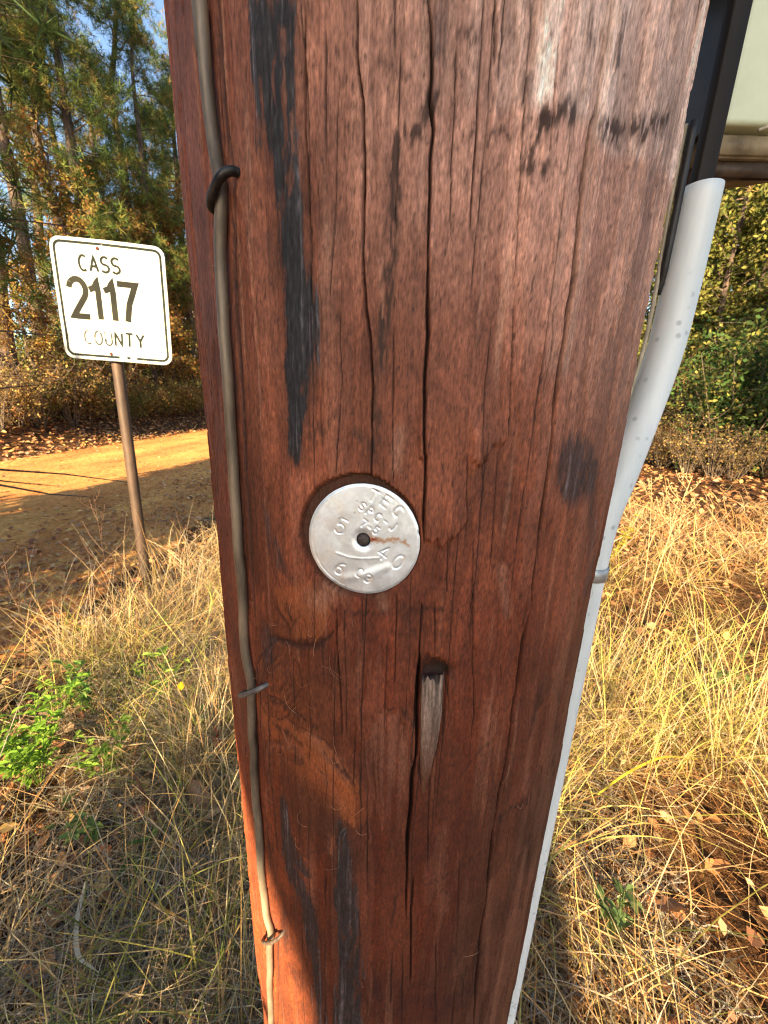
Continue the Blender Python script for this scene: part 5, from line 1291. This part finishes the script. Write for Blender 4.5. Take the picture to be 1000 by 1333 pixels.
for k_, (a_, d, p_, s_) in enumerate(pl_):
    x, y = polar(a_, d)
    lab = PLAB[k_] if a_ < -24.5 else "tall pine far behind the wooden pole"
    plant("pine_tree", pines[p_], x, y, pr.uniform(0, 6.3), s_ * pr.uniform(.92, 1.08), lab, "tree", PG, (pr.uniform(-.05, .05), pr.uniform(-.06, .06)))
hl_ = [(-41.5, 15.2, 0, .45), (-36, 18.2, 0, .85), (-30.5, 21, 0, .9), (-26.5, 23.5, 0, 1.0), (-33.3, 24, 1, 1.0), (-29, 26, 1, 1.1), (-24.5, 30, 1, 1.1), (-43.6, 14.6, 0, .35), (-39.3, 16, 0, .45), (-34.8, 18.4, 0, .55), (-28.2, 22, 0, .65), (-25.6, 24.6, 0, .9), (-32, 20, 0, .5)]
for a_, d, p_, s_ in hl_:
    x, y = polar(a_, d)
    lab = ("orange and yellow autumn hardwood across the road " if p_ == 0 else "olive leaved hardwood under the pines ") + spot(a_)
    plant("hardwood_tree", oaks[p_], x, y, pr.uniform(0, 6.3), s_, lab, "tree", "hardwoods under the pines across the road")
hr_ = [(33.5, 15, 2, .85), (36.5, 17, 1, 1.0), (38.5, 15.5, 2, .9), (41.5, 17, 2, 1.0), (44.5, 15.5, 1, 1.0), (47.5, 17, 2, 1), (35, 21, 2, 1.15), (39.8, 22, 1, 1.3), (43.5, 22, 2, 1.2), (31, 19, 2, 1.1), (28, 23, 1, 1.1), (37.8, 27, 2, 1.35), (42, 28, 2, 1.35), (33, 28, 2, 1.3), (47, 25, 1, 1.3)]
for a_, d, p_, s_ in hr_:
    x, y = polar(a_, d)
    lab = ("wide olive yellow tree in the right thicket " if p_ == 2 else "slim olive leaved tree in the right thicket ") + spot(a_)
    plant("hardwood_tree", oaks[p_], x, y, pr.uniform(0, 6.3), s_, lab, "tree", "trees of the thicket on the right")
for a_, d, p_, s_ in [(40.5, 16.5, 1, .9), (36, 24, 0, 1.0), (45.5, 21, 2, .9), (50, 20, 0, 1)]:
    x, y = polar(a_, d)
    plant("pine_tree", pines[p_], x, y, pr.uniform(0, 6.3), s_, "brown trunked pine in the right thicket " + spot(a_), "tree", "pines in the right thicket")
sr_ = [(34.6, 13.2, 3, .8), (35.6, 12.2, 1, .7), (36.6, 12.6, 3, .8), (37.6, 12.0, 1, .8), (38.8, 12.6, 2, .9), (39.8, 12.2, 0, 1.0), (41.2, 12.0, 0, 1.25), (43, 12.8, 0, 1.2), (45.5, 13, 2, 1.2), (37.4, 14.2, 3, 1.3), (35.4, 15, 1, 1.3), (33, 14.6, 3, 1.2), (39.6, 14.2, 1, 1.5), (31, 16, 0, 1), (48, 13, 0, 1.1), (42, 15, 0, 1.5), (36.8, 16.5, 1, 1.7), (34.5, 17.5, 0, 1.4), (38.6, 16.8, 3, 1.7), (40.6, 11.2, 3, .6), (42.4, 11.0, 1, .6), (38.2, 11.4, 3, .55)]
for a_, d, p_, s_ in sr_:
    x, y = polar(a_, d)
    lab = ["dark green leafy bush ", "brown half bare bush ", "yellow green bush ", "bare grey twiggy bush "][p_ % 4 if p_ < 4 else 1] + "in the right thicket " + spot(a_)
    plant("shrub", shr[4 if p_ == 1 else p_], x, y, pr.uniform(0, 6.3), s_, lab, "bush", "bushes along the right thicket")
sl2 = [(-45, 13.6, 3, .9), (-43.4, 14.2, 1, .8), (-41.6, 14.6, 3, .9), (-40.4, 15.4, 2, .8), (-38.8, 15.5, 3, 1), (-37.3, 16.2, 1, .9), (-35.8, 16.8, 2, .9), (-34.5, 17.2, 3, 1), (-33, 17.8, 2, .8), (-31.8, 18.8, 1, .9), (-30.4, 19.5, 2, .9), (-29.2, 20.4, 1, 1), (-27.8, 21.2, 2, 1), (-26.6, 22.2, 1, 1), (-25.2, 23.5, 2, 1.1),
       (-42.5, 17, 2, 1.2), (-39.5, 18, 0, 1.1), (-36.5, 20, 2, 1.3), (-33.8, 21, 0, 1.2), (-30.8, 23, 2, 1.3), (-28, 25, 0, 1.3)]
for a_, d, p_, s_ in sl2:
    x, y = polar(a_, d)
    lab = ["green leafy bush ", "brown leaved bush ", "yellow green bush ", "bare twiggy bush "][p_] + "on the bank " + spot(a_)
    plant("shrub", shr[p_], x, y, pr.uniform(0, 6.3), s_, lab, "bush", "bushes along the bank across the road")
for k_ in range(30):                               # the wood goes on behind the pole
    a_ = -22 + 52 * (k_ + pr.random()) / 30; d = pr.uniform(21, 36); x, y = polar(a_, d)
    if -10.5 < x < -1.5 and k_ % 3: continue
    if -9.8 < x < -1.8: continue
    q = k_ % 3
    if q == 0: plant("pine_tree", pines[k_ % 4], x, y, pr.uniform(0, 6), pr.uniform(.9, 1.1), "tall pine far behind the wooden pole", "tree", PG)
    elif q == 1: plant("hardwood_tree", oaks[1 + k_ % 2], x, y, pr.uniform(0, 6), pr.uniform(1.0, 1.4), "olive leaved hardwood far behind the wooden pole", "tree", "hardwoods behind the pole")
    else: plant("shrub", shr[(0, 2, 1)[k_ % 3]], x, y, pr.uniform(0, 6), pr.uniform(1.3, 1.8), "wild bush far behind the wooden pole", "bush", "bushes behind the pole")
# far wood closing the view
pts = []
for k_ in range(150):
    a_ = pr.uniform(-75, 75); d = pr.uniform(42, 70); x, y = polar(a_, d); hh = pr.uniform(4, 9)
    if abs(x + 5.6) < 5: continue
    m_ = 170; pts.append(np.c_[rng.normal(x, 1.8, m_), rng.normal(y, 1.8, m_), np.abs(rng.normal(0, .45, m_)) * hh + float(terrain(x, y))])
V, Q, C = crown_cards(np.concatenate(pts), (.35, .8), np.concatenate([GR1, OLIVE, BRN]))
o = put("distant_wood", make_mesh("distant_wood", V, Q, None, C), M_leaf); tag(o, kind='stuff')
# near pine limb hanging in at top left: a young pine just left of the view
x, y = polar(-51, 5.6)
plant("pine_tree", pine_proto(6.5, 21, .46, 2.1, 1700, .09), x, y, .4, 1.0, "young pine close by whose green branch hangs into the top left corner", "tree", PG)

# ------------------------------------------------------------------ unseen trees put in behind the viewpoint to shade the pole and road
gt = Geo()
P = smooth_path([(-.50, -2.6, -.3), (-.50, -2.6, .6), (-.48, -2.6, 1.5), (-.44, -2.6, 2.05), (-.60, -2.6, 2.6), (-.60, -2.6, 3.4), (-.5, -2.6, 6), (-.45, -2.6, 9)], 6)
v, q_, t_ = tube(P, np.interp(P[:, 2], [-.3, .3, 1.5, 2.1, 2.6, 4, 9], [.4, .28, .24, .25, .30, .27, .1]), 14)
shade = empty("added_oak", (-.4, -2.6, 0)); tag(shade, "thick crooked oak trunk added unseen behind the viewpoint to shade the pole", "tree")  # invented oak; its shadow stands in for the camera holder's
put("trunk", Geo().add(v, q_, t_).mesh("trunk", True), M_bark, shade, (.4, 2.6, 0))
cp = leaf_proto(9, 31, OLIVE, 6000, (.12, .2), .45, 3.2, .1)
put("crown", cp[2][1], M_leaf, shade); put("limbs", cp[1][1], M_twig, shade)["kind"] = "stuff"
plant("shrub", shr[0], -1.36, -2.75, 1.0, .8, "low evergreen bush added behind the viewpoint beside the oak, shading the grass", "bush", "bushes added behind the viewpoint for shade")  # unseen bush added to shade the grass left of the pole
for x, y, p_, s_ in [(6.3, -10, 0, 1.0), (9.8, -12, 2, .9), (6.6, -17, 1, 1.0), (12.5, -9, 1, 1)]:
    plant("pine_tree", pines[p_], x, y, pr.uniform(0, 6), s_, "tall pine behind the viewpoint shading the right thicket", "tree", "pines behind the viewpoint")

ced = leaf_proto(5.6, 41, GR1, 5000, (.10, .17), .04, 1.45, .09)  # unseen evergreens, added and shaped to shade road and sign
ced2 = leaf_proto(6.6, 42, GR1, 15000, (.12, .19), .03, 1.75, .09)
for x, y, s_, l_ in [(-5.6, -1.0, 1.05, "bushy evergreen added for shade behind the viewpoint at the road edge"), (-3.85, -2.7, .85, "smaller evergreen added for shade behind the viewpoint nearer the pole"), (-6.0, -4.4, 1.25, "evergreen added for shade behind the viewpoint farthest back along the road"), (-4.5, -2.9, 1.0, "evergreen added for shade behind the viewpoint between its two neighbours")]:
    plant("added_evergreen", ced2 if x < -5.3 else ced, x, y, pr.uniform(0, 6), s_, l_, "tree", "evergreens added behind the viewpoint for shade")

for x, y, s_, l_ in [(7.4, 3.6, .95, "broad olive leaved tree added for shade beyond the right side of the view"), (9.6, 4.6, 1.0, "olive leaved tree added for shade farther out beyond the right side of the view")]:  # trees outside the view, added to shade the right thicket
    plant("hardwood_tree", oaks[1], x, y, pr.uniform(0, 6), s_, l_, "tree", "trees of the thicket on the right")

# labels still alike are told apart by how far back they stand
seen = {}
for o in COL.objects:
    if o.parent is None and o.get("label") and o.get("group") and "far behind the wooden pole" not in o["label"]:
        seen.setdefault(o["label"], []).append(o)
for lab, L in seen.items():
    if len(L) > 1:
        L.sort(key=lambda o: o.location.xy.length)
        words = ["nearest one", "farthest one"] if len(L) == 2 else ["nearest one", "middle one", "farthest one"] if len(L) == 3 else ["nearest one", "second nearest", "third nearest"] + ["farthest one"] * 9
        for o, w_ in zip(L, words): o["label"] = lab + ", " + w_
